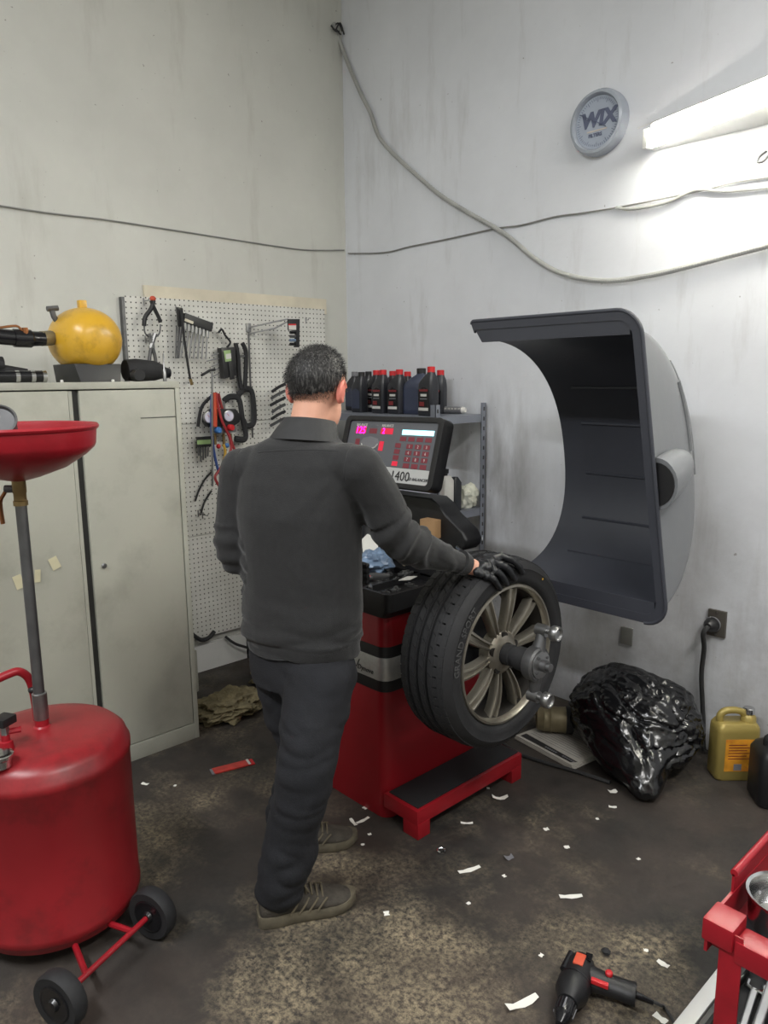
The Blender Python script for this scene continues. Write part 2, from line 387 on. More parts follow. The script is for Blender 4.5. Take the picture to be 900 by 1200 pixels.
def smooth_path(pts, n=6):
    pts = [V(p) for p in pts]; out = []
    for i in range(len(pts) - 1):
        p0 = pts[max(i - 1, 0)]; p1 = pts[i]; p2 = pts[i + 1]; p3 = pts[min(i + 2, len(pts) - 1)]
        for k in range(n):
            t = k / n
            out.append(0.5 * ((2 * p1) + (p2 - p0) * t + (2 * p0 - 5 * p1 + 4 * p2 - p3) * t * t + (3 * p1 - p0 - 3 * p2 + p3) * t ** 3))
    out.append(pts[-1]); return out
def voxel(mb, size, it=6, fac=0.5):
    me = bpy.data.meshes.new('tmp'); me.from_pydata(mb.v, [], mb.f)
    bm = bmesh.new(); bm.from_mesh(me); bmesh.ops.recalc_face_normals(bm, faces=bm.faces); bm.to_mesh(me); bm.free()
    o = bpy.data.objects.new('tmp', me); COL.objects.link(o)
    r = o.modifiers.new('r', 'REMESH'); r.mode = 'VOXEL'; r.voxel_size = size
    s = o.modifiers.new('s', 'SMOOTH'); s.iterations = it; s.factor = fac
    dg = bpy.context.evaluated_depsgraph_get(); dg.update()
    out = bpy.data.meshes.new_from_object(o.evaluated_get(dg))
    bpy.data.objects.remove(o); bpy.data.meshes.remove(me); return out
def from_mesh(me, name, mt, parent=None, loc=None, fn=None, sharp=180):
    me.name = name; me.materials.clear(); me.materials.append(MATS[mt])
    if fn:
        me.update(); ns = [v.normal.copy() for v in me.vertices]
        for v, nn in zip(me.vertices, ns):
            v.co = v.co + nn * fn(v.co, nn)
    o = bpy.data.objects.new(name, me); COL.objects.link(o); finish(o, me, parent, loc, False, sharp); return o
def text(s, size, mtx, mt, parent, name='lettering', ext=0.0006, bend=None, align='CENTER', shear=0.0, bold=0.0):
    cu = bpy.data.curves.new('tmp', 'FONT'); cu.body = s; cu.size = size; cu.extrude = ext; cu.align_x = align; cu.align_y = 'CENTER'; cu.shear = shear; cu.offset = bold; cu.resolution_u = 2
    o = bpy.data.objects.new('tmp', cu); COL.objects.link(o)
    dg = bpy.context.evaluated_depsgraph_get(); dg.update(); me = bpy.data.meshes.new_from_object(o.evaluated_get(dg))
    bpy.data.objects.remove(o); bpy.data.curves.remove(cu)
    if bend:
        for v in me.vertices: v.co = bend(v.co)
    else: me.transform(mtx)
    return from_mesh(me, name, mt, parent, None, None, 30)
def mtx(o, x, y):   # 4x4 from origin and in-plane axes
    x = V(x).normalized(); z = x.cross(V(y)).normalized(); y = z.cross(x)
    m = M((x, y, z)).transposed().to_4x4(); m.translation = V(o); return m
# ------------------------------------------------------------------ the setting
CEIL = 4.25
def struct(name, a, b, mt):
    return tag(build(MB().bb(a, b), name, mt), kind='structure')
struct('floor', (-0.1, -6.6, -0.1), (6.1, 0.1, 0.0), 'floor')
struct('wall_left', (-0.1, -6.6, 0), (0, 0.1, CEIL), 'wall_warm')
struct('wall_right', (0, 0, 0), (6.1, 0.1, CEIL), 'wall_cool')
struct('wall_back', (0, -6.6, 0), (6.1, -6.5, CEIL), 'wall_warm')
struct('wall_far', (6.0, -6.5, 0), (6.1, 0, CEIL), 'wall_warm')
struct('ceiling', (-0.1, -6.6, CEIL), (6.1, 0.1, CEIL + 0.1), 'wall_warm')
bb = struct('baseboard_left', (0.0, -1.62, 0.0), (0.03, -0.86, 0.155), 'white_paint')
struct('trim_1', (0.0, -0.855, 0.0), (0.05, -0.78, 0.19), 'black_matte')

# wall lamp: a white housing wedged out from the wall, tubes along its front edge
A = V((2.035, -0.05, 2.60)); B = V((3.35, -0.46, 2.60))
ax = (B - A).normalized(); side = V((ax.y, -ax.x, 0))
lamp = thing('fluorescent_lamp', 'bright white fluorescent strip lamp on the wall right of the clock', 'lamp', A)
hz = 2.585
build(MB().slab([(A.x, -0.001, hz), (A.x, A.y, hz), (B.x, B.y, hz), (B.x, -0.001, hz)], (0, 0, 0.10)), 'housing', 'white_paint', lamp, bevel=0.004)
build(MB().slab([A + V((0, 0, 0.085)), B + V((0, 0, 0.085)), B + side * 0.07 + V((0, 0, 0.055)), A + side * 0.07 + V((0, 0, 0.055))], (0, 0, 0.004)), 'reflector', 'white_paint', lamp)
for dz in (-0.002, 0.036):
    build(MB().cyl(A + ax * 0.03 + V((0, 0, dz)) + side * 0.02, B - ax * 0.03 + V((0, 0, dz)) + side * 0.02, 0.0165, 14), 'tube', 'tube_glow', lamp, label='glowing tube')
rot = M((ax, side, V((0, 0, 1)))).transposed()
for e, s in ((A, 1), (B, -1)):
    build(MB().box(e + ax * s * 0.013 + V((0, 0, 0.018)) + side * 0.02, (0.026, 0.04, 0.075), rot), 'lamp_holder', 'white_paint', lamp, bevel=0.004)

# clock
c = wy(702, 144, -0.02); ck = thing('wall_clock', 'round pale wall clock lettered WIX high on the wall', 'clock', c)
R = 0.137
build(MB().lathe([(R, 0.018), (R, -0.012), (R - 0.008, -0.03), (R - 0.02, -0.034), (R - 0.026, -0.022), (R - 0.027, -0.012), (0.0001, -0.012)], c, 'y', 48), 'rim', 'clock_rim', ck)
fc = c + V((0, -0.0125, 0)); build(MB().lathe([(R - 0.028, 0), (R - 0.028, -0.002), (0.0001, -0.002)], fc, 'y', 40), 'face', 'clock_face', ck)
fx = mtx(fc + V((0, -0.0035, 0)), (1, 0, 0), (0, 0, 1))
text('WIX', 0.085, fx @ M.Translation((0.004, 0.012, 0)), 'clock_ink', ck, shear=0.15, bold=0.0045)
text('FILTERS', 0.02, fx @ M.Translation((-0.008, -0.052, 0)), 'clock_ink', ck, bold=0.0006)
build(MB().box(fc + V((0, -0.0035, -0.034)), (0.1, 0.001, 0.006)), 'stripe', 'clock_gold', ck)
for k in range(60):
    a = 2 * PI * k / 60; r0 = R - 0.036; r1 = R - (0.046 if k % 5 else 0.054)
    d = V((math.sin(a), 0, math.cos(a)))
    build(MB().tube([fc + d * r0 + V((0, -0.003, 0)), fc + d * r1 + V((0, -0.003, 0))], 0.0009, 4), 'minute_mark', 'clock_ink', ck)
build(MB().tube([fc + V((0, -0.006, 0)), fc + V((0.045, -0.006, -0.028))], 0.0016, 5), 'hour_hand', 'clock_ink', ck)
build(MB().tube([fc + V((0, -0.008, 0)), fc + V((-0.088, -0.008, 0.048))], 0.0014, 5), 'minute_hand', 'clock_ink', ck)

# wires and conduit on the walls
def wire(name, pts, r, mt, label, cat, n=6):
    p = smooth_path(pts, 5); return one(MB().tube(p, r, n), name, mt, p[0], label, cat)
cp = [V((0.012, -0.07, 3.70))] + [wy(x, y, -0.022) for x, y in ((397, 45), (408, 75), (422, 108), (434, 132), (443, 158), (457, 176), (480, 198), (515, 228), (550, 250), (585, 270), (605, 285), (625, 302), (650, 317), (680, 326), (715, 329), (760, 323), (800, 314), (850, 301), (900, 288), (960, 272))] + [V((4.2, -0.02, 2.35)), V((5.9, -0.02, 2.6))]
for i in range(len(cp)): cp[i].y = min(cp[i].y, -0.014)
cond = wire('flexible_conduit', cp, 0.0105, 'cable_white', 'pale ribbed conduit sagging across the wall from the room corner', 'conduit', 10)
rb = MB(); path = smooth_path(cp, 14)
for i in range(0, len(path) - 1):
    d = (path[i + 1] - path[i]).normalized(); rb.tube([path[i] - d * 0.003, path[i] + d * 0.003], 0.0122, 8)
o = build(rb, 'ribbing', 'cable_white', cond); o['kind'] = 'stuff'
kb = MB()
for i in range(4):
    a = wx(388 + 2 * i, 30 + 4 * (i % 2), 0.012); kb.tube(smooth_path([a, a + V((0.02, 0.015, 0.02 * (i - 1.5))), a + V((0.012, 0.05, -0.02))], 4), 0.005, 6)
one(kb, 'cable_end', 'cable_dark', wx(390, 32, 0.012), 'dark frayed cable end at the top of the room corner', 'cable')
wire('thin_wire', [wx(x, y, 0.008) for x, y in ((-30, 236), (0, 241), (60, 250), (120, 257), (180, 266), (250, 277), (320, 288), (360, 293))] + [V((0.008, -0.02, 2.435))], 0.0038, 'cable_grey', 'thin grey wire strung along the left wall', 'wire')
wire('thin_wire', [wy(x, y, -0.008) for x, y in ((408, 297), (450, 296), (480, 289), (520, 281), (580, 268), (610, 264), (650, 254), (680, 250), (724, 243), (760, 236), (820, 224), (860, 214), (900, 208), (960, 196))] + [V((4.2, -0.008, 2.46)), V((5.9, -0.008, 2.47))], 0.0038, 'cable_grey', 'thin grey wire strung along the wall below the lamp', 'wire')
wire('loose_cable', [wy(x, y, -0.012) for x, y in ((722, 243), (738, 245), (760, 242), (785, 236), (808, 225), (822, 222), (850, 224), (880, 222), (905, 219), (960, 214))] + [V((4.2, -0.012, 2.42)), V((5.9, -0.012, 2.44))], 0.006, 'cable_white', 'slack white cable hanging on the wall under the strip lamp', 'cable')
h = wy(893, 184, -0.01)
one(MB().tube(smooth_path([h + V((0.012, 0.008, 0.02)), h + V((-0.004, -0.012, 0.0)), h + V((-0.006, -0.02, -0.02)), h + V((0.012, -0.02, -0.022)), h + V((0.03, -0.014, -0.004))], 4), 0.0045, 6), 'wall_hook', 'steel_dull', h, 'small steel hook in the wall just below the strip lamp', 'hook')

# outlet, plug and cord
c = wy(841, 730, 0.0); ol = thing('wall_outlet', 'metal wall outlet with a black plug in it', 'outlet', c)
build(MB().box(c + V((0, -0.007, 0)), (0.078, 0.014, 0.118)), 'cover_plate', 'outlet', ol, bevel=0.003)
for dz in (-0.048, 0.048): build(MB().lathe([(0.004, 0), (0.004, -0.003), (0.0001, -0.003)], c + V((0, -0.014, dz)), 'y', 10), 'screw', 'steel', ol)
pc = c + V((-0.012, -0.014, -0.004)); pl = thing('power_plug', 'black power plug and cord hanging from the wall outlet', 'plug', pc)
build(MB().lathe([(0.031, 0), (0.033, -0.012), (0.030, -0.03), (0.022, -0.045), (0.014, -0.055)], pc, 'y', 20), 'plug_body', 'black_plastic', pl)
build(MB().lathe([(0.0335, -0.004), (0.0345, -0.009), (0.0335, -0.013)], pc, 'y', 20), 'ring', 'label_grey', pl)
build(MB().tube(smooth_path([pc + V((0, -0.05, 0)), pc + V((-0.012, -0.068, -0.03)), wy(825, 760, -0.05), wy(822, 790, -0.035), wy(823, 820, -0.03), wy(824, 845, -0.03), wy(824, 866, -0.03), fz(825, 880, 0.012)], 6), 0.0105, 8), 'cord', 'cable_dark', pl)
c = wy(735, 745, 0); one(MB().box(c + V((0, -0.005, 0.0)), (0.06, 0.01, 0.085)), 'blank_plate', 'cable_grey', c, 'small blank cover plate on the wall under the black guard', 'cover plate', bevel=0.003)

# ------------------------------------------------------------------ steel cabinet
CX, CY0, CY1, CZ = 0.732, -2.49, -1.575, 1.645
cab = thing('storage_cabinet', 'tall pale grey-green steel cabinet with two doors', 'cabinet', ((0.12 + CX) / 2, (CY0 + CY1) / 2, 0))
b = MB(); b.bb((0.12, CY0, 0.0), (CX - 0.03, CY0 + 0.02, CZ)); b.bb((0.12, CY1 - 0.02, 0), (CX - 0.03, CY1, CZ)); b.bb((0.12, CY0, 0.04), (0.14, CY1, CZ)); b.bb((0.12, CY0, CZ - 0.02), (CX - 0.03, CY1, CZ)); b.bb((0.12, CY0, 0.03), (CX - 0.03, CY1, 0.05))
build(b, 'carcass', 'cab_paint', cab, bevel=0.002)
b = MB(); b.bb((CX - 0.03, CY0, CZ - 0.028), (CX, CY1, CZ)); b.bb((CX - 0.03, CY1 - 0.022, 0), (CX, CY1, CZ - 0.028)); b.bb((CX - 0.03, CY0, 0), (CX, CY0 + 0.022, CZ - 0.028)); b.bb((CX - 0.03, CY0 + 0.022, 0), (CX, CY1 - 0.022, 0.075))
build(b, 'face_frame', 'cab_paint', cab, bevel=0.003)
yg = -2.03
dr = build(MB().bb((CX - 0.024, yg + 0.021, 0.079), (CX - 0.002, CY1 - 0.026, CZ - 0.033)), 'door', 'cab_paint', cab, bevel=0.004)
dl = build(MB().bb((CX - 0.024, CY0 + 0.026, 0.079), (CX - 0.002, yg - 0.021, CZ - 0.033)), 'door', 'cab_paint', cab, bevel=0.004)
build(MB().bb((CX - 0.028, yg - 0.024, 0.08), (CX - 0.018, yg + 0.022, CZ - 0.034)), 'center_strip', 'cab_dark', cab)  # strip recessed between the doors, coloured dark for the shade in the gap
build(MB().bb((CX - 0.02, yg - 0.02, 0.08), (CX - 0.003, yg - 0.006, CZ - 0.034)), 'door_edge', 'cab_paint', dl)
k = wx(122, 663, CX); build(MB().lathe([(0.011, -0.006), (0.011, 0.004), (0.008, 0.007), (0.0001, 0.007)], k, 'x', 16), 'lock', 'steel', dr)
for (x, y, sy, sz, a) in ((22, 682, 0.032, 0.055, 0.25), (44, 675, 0.022, 0.05, -0.1), (64, 660, 0.034, 0.05, 0.35)):
    p = wx(x, y, CX); build(MB().box(p + V((0.0005, 0, 0)), (0.0012, sy, sz), M.Rotation(a, 3, 'X')), 'tape_scrap', 'tape', dl)
p = wx(186, 489, CX); build(MB().box(p + V((-0.001, 0, 0)), (0.002, 0.16, 0.003)), 'scratch', 'cab_dark', dr)
# pale offcut leaning behind the cabinet
p = fz(236, 812); one(MB().bb((0.22, -1.36, 0.0), (0.27, -1.315, 0.235)), 'wood_offcut', 'cab_paint', (0.245, -1.337, 0), 'short pale upright block behind the cabinet corner', 'block', bevel=0.012)

# ------------------------------------------------------------------ pegboard
PX = 0.03
peg = thing('pegboard', 'white perforated pegboard full of hanging tools', 'pegboard', (0.02, -0.84, 0.2))
zs = (0.2, 0.795, 1.415, 2.068); y0, y1 = -1.475, -0.205
for i in range(3):
    build(MB().bb((PX - 0.008, y0, zs[i] + 0.0015), (PX, y1, zs[i + 1] - 0.0015)), 'panel', 'pegboard', peg)
for y in (y0 + 0.012, -0.84, y1 - 0.012): build(MB().bb((0.001, y - 0.012, 0.2), (PX - 0.0085, y + 0.012, 2.06)), 'batten', 'wood', peg)
p0, p1 = wx(168, 334, 0.012), wx(385, 351, 0.012)
build(MB().slab([(0.001, p0.y, p0.z - 0.09), (0.001, -0.18, p1.z - 0.09), (0.001, -0.18, p1.z), (0.001, p0.y, p0.z)], (0.018, 0, 0)), 'furring_strip', 'wood', peg)
build(MB().bb((0.0, y0 - 0.016, 1.60), (PX + 0.001, y0 - 0.001, 2.06)), 'edge_strip', 'steel_dull', peg)

HOOKG = 'peg hooks on the pegboard'
def hook(px, py, out=0.07):
    p = wx(px, py, PX); b = MB()
    b.tube([p + V((-0.004, 0, 0.012)), p + V((0.004, 0, 0)), p + V((out, 0, 0)), p + V((out + 0.004, 0, 0.012))], 0.0025, 6)
    b.tube([p + V((0.003, 0, 0.016)), p + V((0.003, 0, -0.022))], 0.0032, 6)
    return b, p
def P(pts, x): return [wx(a, b, x) for a, b in pts]
def pxtube(mb, pts, r, x, n=7, sm=4): return mb.tube(smooth_path(P(pts, x), sm) if sm else P(pts, x), r, n)
for (x, y, lab) in ((168, 353, 'peg hook holding the black plier grips'), (170, 397, 'peg hook holding the silver pliers below the black grips'), (206, 362, 'peg hook holding the hex key rack'), (232, 601, 'small empty peg hook beside the cabinet edge'), (237, 603, 'lower empty peg hook beside the cabinet edge'), (358, 375, 'empty wire peg hook above the person')):
    b, p = hook(x, y, 0.06 if x != 358 else 0.03); one(b, 'peg_hook', 'steel', p, lab, 'hook')
def tool(name, label, cat, px, py, x=0.07): return thing(name, label, cat, wx(px, py, x))

# spring-jaw pliers
t = tool('locking_pliers', 'black handled strap pliers hanging top left of the pegboard', 'pliers', 178, 350)
b = MB(); pxtube(b, ((180, 352), (177, 362), (170, 372), (169, 382)), [0.010, 0.014, 0.013, 0.009] if False else 0.011, 0.085); build(b, 'handle', 'black_plastic', t)
b = MB(); pxtube(b, ((177, 352), (181, 362), (186, 372), (188, 378)), 0.010, 0.085); build(b, 'handle', 'black_plastic', t)
b = MB(); pxtube(b, ((169, 382), (170, 390), (175, 395), (182, 395), (187, 390), (188, 380)), 0.004, 0.085); build(b, 'strap', 'steel_dull', t)
build(MB().ell(wx(179, 350, 0.085), (0.012, 0.016, 0.014), 8), 'pivot', 'orange_plastic', t)
t = tool('slip_pliers', 'grey steel pliers hanging below the strap pliers', 'pliers', 177, 397)
b = MB(); pxtube(b, ((174, 391), (177, 399), (179, 408)), [0.012] * 9, 0.08); pxtube(b, ((182, 391), (179, 399), (176, 408)), [0.012] * 9, 0.08); build(b, 'jaws', 'steel', t)
for q in (((177, 408), (175, 422), (175, 436)), ((179, 408), (182, 420), (183, 434))):
    b = MB(); pxtube(b, q, 0.009, 0.08); build(b, 'handle', 'steel_dull', t)
# hex key rack
t = tool('hex_key_rack', 'black rack of long hex keys slanting on the pegboard', 'tool rack', 230, 372)
build(MB().slab(P(((214, 367), (247, 379), (245, 389), (212, 377)), 0.07), (0.03, 0, 0)), 'holder', 'black_plastic', t, bevel=0.003)
build(MB().slab(P(((217, 373), (227, 377), (226, 380), (216, 376)), 0.1012), (0.001, 0, 0)), 'label_strip', 'wood', t)
for i in range(8):
    a = 213 + i * 4.3; y = 378 + i * 1.5
    b = MB(); b.tube(P(((a, y), (a - 2 - 0.55 * (7 - i), y + 41 - i * 1.2)), 0.085), 0.0042, 6); build(b, 'hex_key', 'steel', t)
    b = MB(); b.tube(P(((a, y - 1), (a - 0.4, y + 7)), 0.085), 0.0085, 6); build(b, 'key_grip', 'chrome', t)
t = tool('feeler_blades', 'black flat blade pack hanging beside the hex key rack', 'blades', 209, 366)
build(MB().slab(P(((206, 360), (212, 361), (213, 383), (208, 383)), 0.075), (0.02, 0, 0)), 'grip', 'black_plastic', t, bevel=0.003)
for dx in (0, 3, 6):
    build(MB().slab(P(((206 + dx, 383), (208 + dx, 383), (206.5 + dx * 0.6, 420), (205 + dx * 0.6, 420)), 0.08 + dx * 0.002), (0.003, 0, 0)), 'blade', 'steel_dull', t)
t = tool('breaker_bar', 'long thin black rod with a brass tip hanging on the pegboard', 'rod', 214, 362)
b = MB(); pxtube(b, ((213, 362), (215, 390), (219, 420), (223, 445)), 0.0065, 0.112); build(b, 'rod', 'black_matte', t)
b = MB(); pxtube(b, ((223, 444), (225, 451)), 0.0085, 0.112); build(b, 'tip', 'brass', t)
# bit case with green label
t = tool('bit_case', 'black bit case with a green and white label on the pegboard', 'case', 262, 410)
build(MB().slab(P(((254, 408), (271, 407), (272, 440), (258, 444)), 0.06), (0.045, 0, 0)), 'case', 'black_plastic', t, bevel=0.004)
build(MB().slab(P(((262, 411), (270, 410), (271, 423), (264, 424)), 0.1062), (0.0015, 0, 0)), 'label_card', 'green_label', t)
build(MB().slab(P(((264.5, 415), (270.5, 414), (271, 420), (265, 421)), 0.1078), (0.001, 0, 0)), 'label_print', 'label_white', t)
b = MB(); pxtube(b, ((256, 390), (260, 386), (264, 393), (270, 401), (266, 407)), 0.006, 0.075); build(b, 'hanger', 'black_matte', t)
build(MB().slab(P(((266, 424), (271, 424), (274, 444), (269, 445)), 0.1), (0.012, 0, 0)), 'clip', 'black_plastic', t, bevel=0.002)
for i in range(5):
    b = MB(); b.tube(P(((256, 414 + i * 6), (248 - (i % 2) * 6, 417 + i * 6.3)), 0.10), 0.0035, 6); build(b, 'bit', 'steel', t)
# long reach pliers
t = tool('long_pliers', 'pair of long black plier handles hanging upright on the pegboard', 'pliers', 283, 455)
for q in (((276, 402), (279, 420), (280, 440), (283, 456)), ((284, 402), (288, 412), (288, 435), (287, 456))):
    b = MB(); pxtube(b, q, 0.0125, 0.075); build(b, 'handle', 'black_matte', t)
b = MB(); b.tube(P(((277, 418), (288, 417)), 0.075), 0.006, 6); build(b, 'spacer', 'steel_dull', t)
b = MB(); pxtube(b, ((275, 402), (276, 425), (279, 455)), 0.005, 0.065); build(b, 'rod', 'steel_dull', t)
# two C frames
for nm, q, x, lab in (('clamp_frame', ((279, 463), (287, 456), (295, 459), (298, 482), (297, 496), (289, 499), (285, 492)), 0.07, 'black C-shaped clamp frame nearest the long pliers'),
                      ('clamp_frame', ((262, 470), (270, 465), (280, 468), (284, 490), (288, 508), (286, 515), (275, 514)), 0.085, 'black C-shaped clamp frame behind the pressure gauges')):
    t = tool(nm, lab, 'clamp', q[0][0], q[0][1], x)
    b = MB(); b.tube(smooth_path(P(q, x), 5), 0.017, 6, flat=0.6); build(b, 'frame', 'black_matte', t)
    b = MB(); b.tube(P((q[0], (q[0][0] + 3, q[0][1] + 28)), x), 0.007, 8); build(b, 'screw', 'steel', t)
# refrigerant gauges
t = tool('gauge_manifold', 'two-dial gauge manifold with red and blue hoses on the pegboard', 'gauge', 258, 505, 0.09)
build(MB().slab(P(((237, 485), (245, 479), (272, 479), (277, 486), (277, 494), (270, 499), (240, 500), (236, 494)), 0.085), (0.04, 0, 0)), 'gauge_cover', 'black_plastic', t, bevel=0.006)
for (x, y) in ((245, 489), (268, 487.5)):
    c = wx(x, y, 0.126); d = build(MB().lathe([(0.032, -0.01), (0.032, 0.004), (0.0285, 0.005), (0.0285, 0.002), (0.0001, 0.002)], c, 'x', 28), 'dial', 'steel', t)
    build(MB().lathe([(0.028, 0.0022), (0.028, 0.0035), (0.0001, 0.0035)], c, 'x', 28), 'dial_face', 'gauge_face', d)
    build(MB().tube([c + V((0.005, 0, 0)), c + V((0.005, -0.012, 0.014))], 0.0012, 4), 'needle', 'cap_red', d)
build(MB().slab(P(((252, 501), (272, 499), (273, 506), (252, 508)), 0.09), (0.035, 0, 0)), 'manifold_block', 'steel', t, bevel=0.003)
for (x, y, m_) in ((269, 501, 'cap_red'), (254, 504, 'blue_plastic')):
    build(MB().lathe([(0.018, 0), (0.018, 0.025), (0.014, 0.03), (0.0001, 0.03)], wx(x, y, 0.125), 'x', 12), 'valve_knob', m_, t)
for (x, m_) in ((252, 'brass'), (262, 'brass'), (270, 'brass')):
    b = MB(); b.tube(P(((x, 508), (x + 0.5, 521)), 0.105), 0.008, 8); build(b, 'fitting', m_, t)
b = MB(); pxtube(b, ((251, 460), (251, 480), (251, 500)), 0.016, 0.13, 8); build(b, 'orange_grip', 'orange_plastic', t)
for q, m_, x in ((((248, 462), (248, 500), (250, 525), (254, 545), (257, 555)), 'hose_blue', 0.135), (((253, 460), (259, 490), (268, 510), (271, 525), (264, 540), (256, 552), (252, 560), (257, 570)), 'hose_red', 0.14), (((262, 521), (264, 530), (262, 540)), 'hose_yellow', 0.12), (((256, 461), (260, 478), (272, 520), (278, 530)), 'hose_red', 0.11)):
    b = MB(); pxtube(b, q, 0.0075, x, 7, 6); build(b, 'hose', m_, t)
for (x, y, m_) in ((256, 523, 'cap_red'), (266, 522, 'blue_plastic')):
    build(MB().ell(wx(x, y, 0.12), (0.014, 0.012, 0.014), 8), 'coupler', m_, t)
b = MB(); pxtube(b, ((232, 500), (236, 478), (245, 467), (250, 464)), 0.009, 0.07); build(b, 'hose', 'black_matte', t)
# green card with keys
t = tool('key_card', 'small green labelled card with hanging keys at the pegboard edge', 'card', 240, 516, 0.07)
build(MB().slab(P(((230, 512), (247, 511), (247, 523), (230, 524)), 0.07), (0.02, 0, 0)), 'card', 'black_plastic', t)
build(MB().slab(P(((231, 516), (247, 515), (247, 520), (231, 521)), 0.0905), (0.001, 0, 0)), 'card_print', 'green_label', t)
for i in range(5):
    b = MB(); b.tube(P(((232 + i * 3, 524), (233 + i * 2.6, 534 + (i * 7) % 9)), 0.08), 0.005, 6); build(b, 'key', 'steel_dull', t)
# vertical rod with T top
t = tool('long_rod', 'long steel rod with a dark crossbar hanging in front of the gauges', 'rod', 249, 440, 0.1)
b = MB(); b.tube(P(((248.5, 436), (249, 570)), 0.15), 0.0055, 7); build(b, 'shaft', 'steel', t)
b = MB(); b.tube(P(((236, 440), (246, 434), (252, 433)), 0.15), 0.007, 6); build(b, 'crossbar', 'black_matte', t)
# dark cables below
for q, lab in ((((249, 552), (240, 562), (233, 575), (229, 587)), 'short dark cable curving down left below the gauges'), (((248, 575), (240, 588), (235, 603)), 'lowest dark cable hanging on the pegboard')):
    b = MB(); pxtube(b, q, 0.006, 0.05, 6, 5); one(b, 'hanging_cable', 'cable_dark', wx(q[0][0], q[0][1], 0.05), lab, 'cable')
# wire rack arms with socket rail
t = tool('wire_arm', 'long wire display arm reaching out from the pegboard', 'bracket', 300, 384, 0.04)
p = wx(291, 384, 0.035); build(MB().box(p, (0.012, 0.03, 0.05)), 'bracket_plate', 'steel', t, bevel=0.003)
for dz in (0, 0.035):
    b = MB(); b.tube([p + V((0, 0, -dz)), wx(322, 377, 0.16) + V((0, 0, -dz)), wx(338, 374, 0.2) + V((0, 0, -dz * 0.3))], 0.0045, 6); build(b, 'arm', 'steel', t)
b = MB(); b.tube([p + V((0, 0, 0.02)), p + V((0, 0, -0.62))], 0.005, 6); build(b, 'rod', 'steel_dull', t)
t = tool('socket_rail', 'black socket rail with a red and white label hanging above the person', 'socket rail', 344, 375, 0.2)
build(MB().slab(P(((336.5, 374), (350, 374), (349.5, 407), (344, 407), (345.5, 388), (337, 387)), 0.2), (0.012, 0, 0)), 'rail', 'black_plastic', t, bevel=0.002)
build(MB().slab(P(((338, 380), (347, 380), (347, 386.5), (338.5, 386.5)), 0.2125), (0.001, 0, 0)), 'label_card', 'label_white', t)
build(MB().slab(P(((338, 379.5), (347, 379.5), (347, 381.3), (338, 381.3)), 0.2136), (0.0008, 0, 0)), 'label_stripe', 'cap_red', t)
for i in range(4):
    b = MB(); b.tube(P(((340, 389.5 + i * 4.6), (346, 389.5 + i * 4.6)), 0.22), 0.0085, 8); build(b, 'socket', ['black_gloss', 'steel_dull', 'blue_film', 'black_gloss'][i], t)
# coil of black hose beside the head
t = tool('wrench_bundle', 'bundle of dark wrenches on the pegboard left of the person\'s head', 'wrenches', 330, 465, 0.08)
for i in range(6):
    b = MB(); y = 450 + i * 8; pxtube(b, ((319 - i % 3, y + 9), (326, y + 4), (334, y)), 0.009, 0.1, 6); build(b, 'wrench', 'steel_dull' if i % 2 else 'black_matte', t)
# skirting cables
b = MB(); b.tube(smooth_path([wx(226, 744, 0.06), wx(236, 750, 0.06), wx(245, 747, 0.06), wx(251, 740, 0.05)], 5), 0.012, 8)
one(b, 'short_hose', 'cable_dark', wx(236, 750, 0.06), 'short dark hose end below the pegboard', 'hose')
b = MB(); b.tube(smooth_path([wx(264, 746, 0.045), wx(275, 754, 0.07), wx(287, 758, 0.09), wx(305, 763, 0.1)], 5), 0.008, 7)
one(b, 'skirting_cable', 'cable_dark', wx(275, 754, 0.07), 'dark cable running along the white baseboard behind the person', 'cable')

# ------------------------------------------------------------------ on the cabinet
ZT = CZ
c = V((0.45, -1.857, ZT)); t = thing('bead_seater_tank', 'yellow air tank with a black barrel on the cabinet', 'air tank', c)
rings = []
for i in range(25):     # tank lying along x, flattened dome ends
    th = PI * i / 24; s = -math.cos(th); r = abs(math.sin(th)) ** 0.72
    rings.append([c + V((s * 0.17, 0, 0.175)) + V((0, math.cos(a) * 0.142 * r, math.sin(a) * 0.137 * r)) for a in [2 * PI * k / 36 for k in range(36)]])
build(MB().loft(rings[1:-1]), 'tank_shell', 'yellow_paint', t)
b = MB(); b.loft([[c + V((x, y * 0.085, 0)) for x, y in ((-.14, -1), (.14, -1), (.14, 1), (-.14, 1))], [c + V((x, y * 0.10, 0.075)) for x, y in ((-.12, -1), (.12, -1), (.12, 1), (-.12, 1))]]); build(b, 'stand', 'black_plastic', t, bevel=0.004)
build(MB().box(c + V((0.0, 0.0, 0.322)), (0.03, 0.032, 0.04)), 'lug', 'yellow_paint', t, bevel=0.004)
q = [wx(68, 378, 0.45), wx(63, 371, 0.45), wx(61, 364, 0.45)]
b = MB(); b.tube(q, 0.012, 8); v_ = build(b, 'air_valve', 'steel_dull', t)
b = MB(); b.tube([wx(55, 362, 0.45), wx(68, 361, 0.45)], 0.011, 8); build(b, 'valve_tee', 'steel_dull', v_)
b = MB(); b.tube([wx(60, 396, 0.47), wx(48, 397, 0.5)], 0.030, 14); build(b, 'elbow', 'rust_brass', t)
b = MB(); b.tube([wx(52, 397, 0.5), wx(38, 397, 0.5), wx(36, 397, 0.5), wx(16, 396, 0.5)], [0.028, 0.03, 0.036, 0.036], 16); build(b, 'ball_valve', 'black_gloss', t)
b = MB(); b.tube([wx(17, 396, 0.5), wx(-15, 393, 0.5)], 0.031, 16); build(b, 'barrel', 'black_gloss', t)
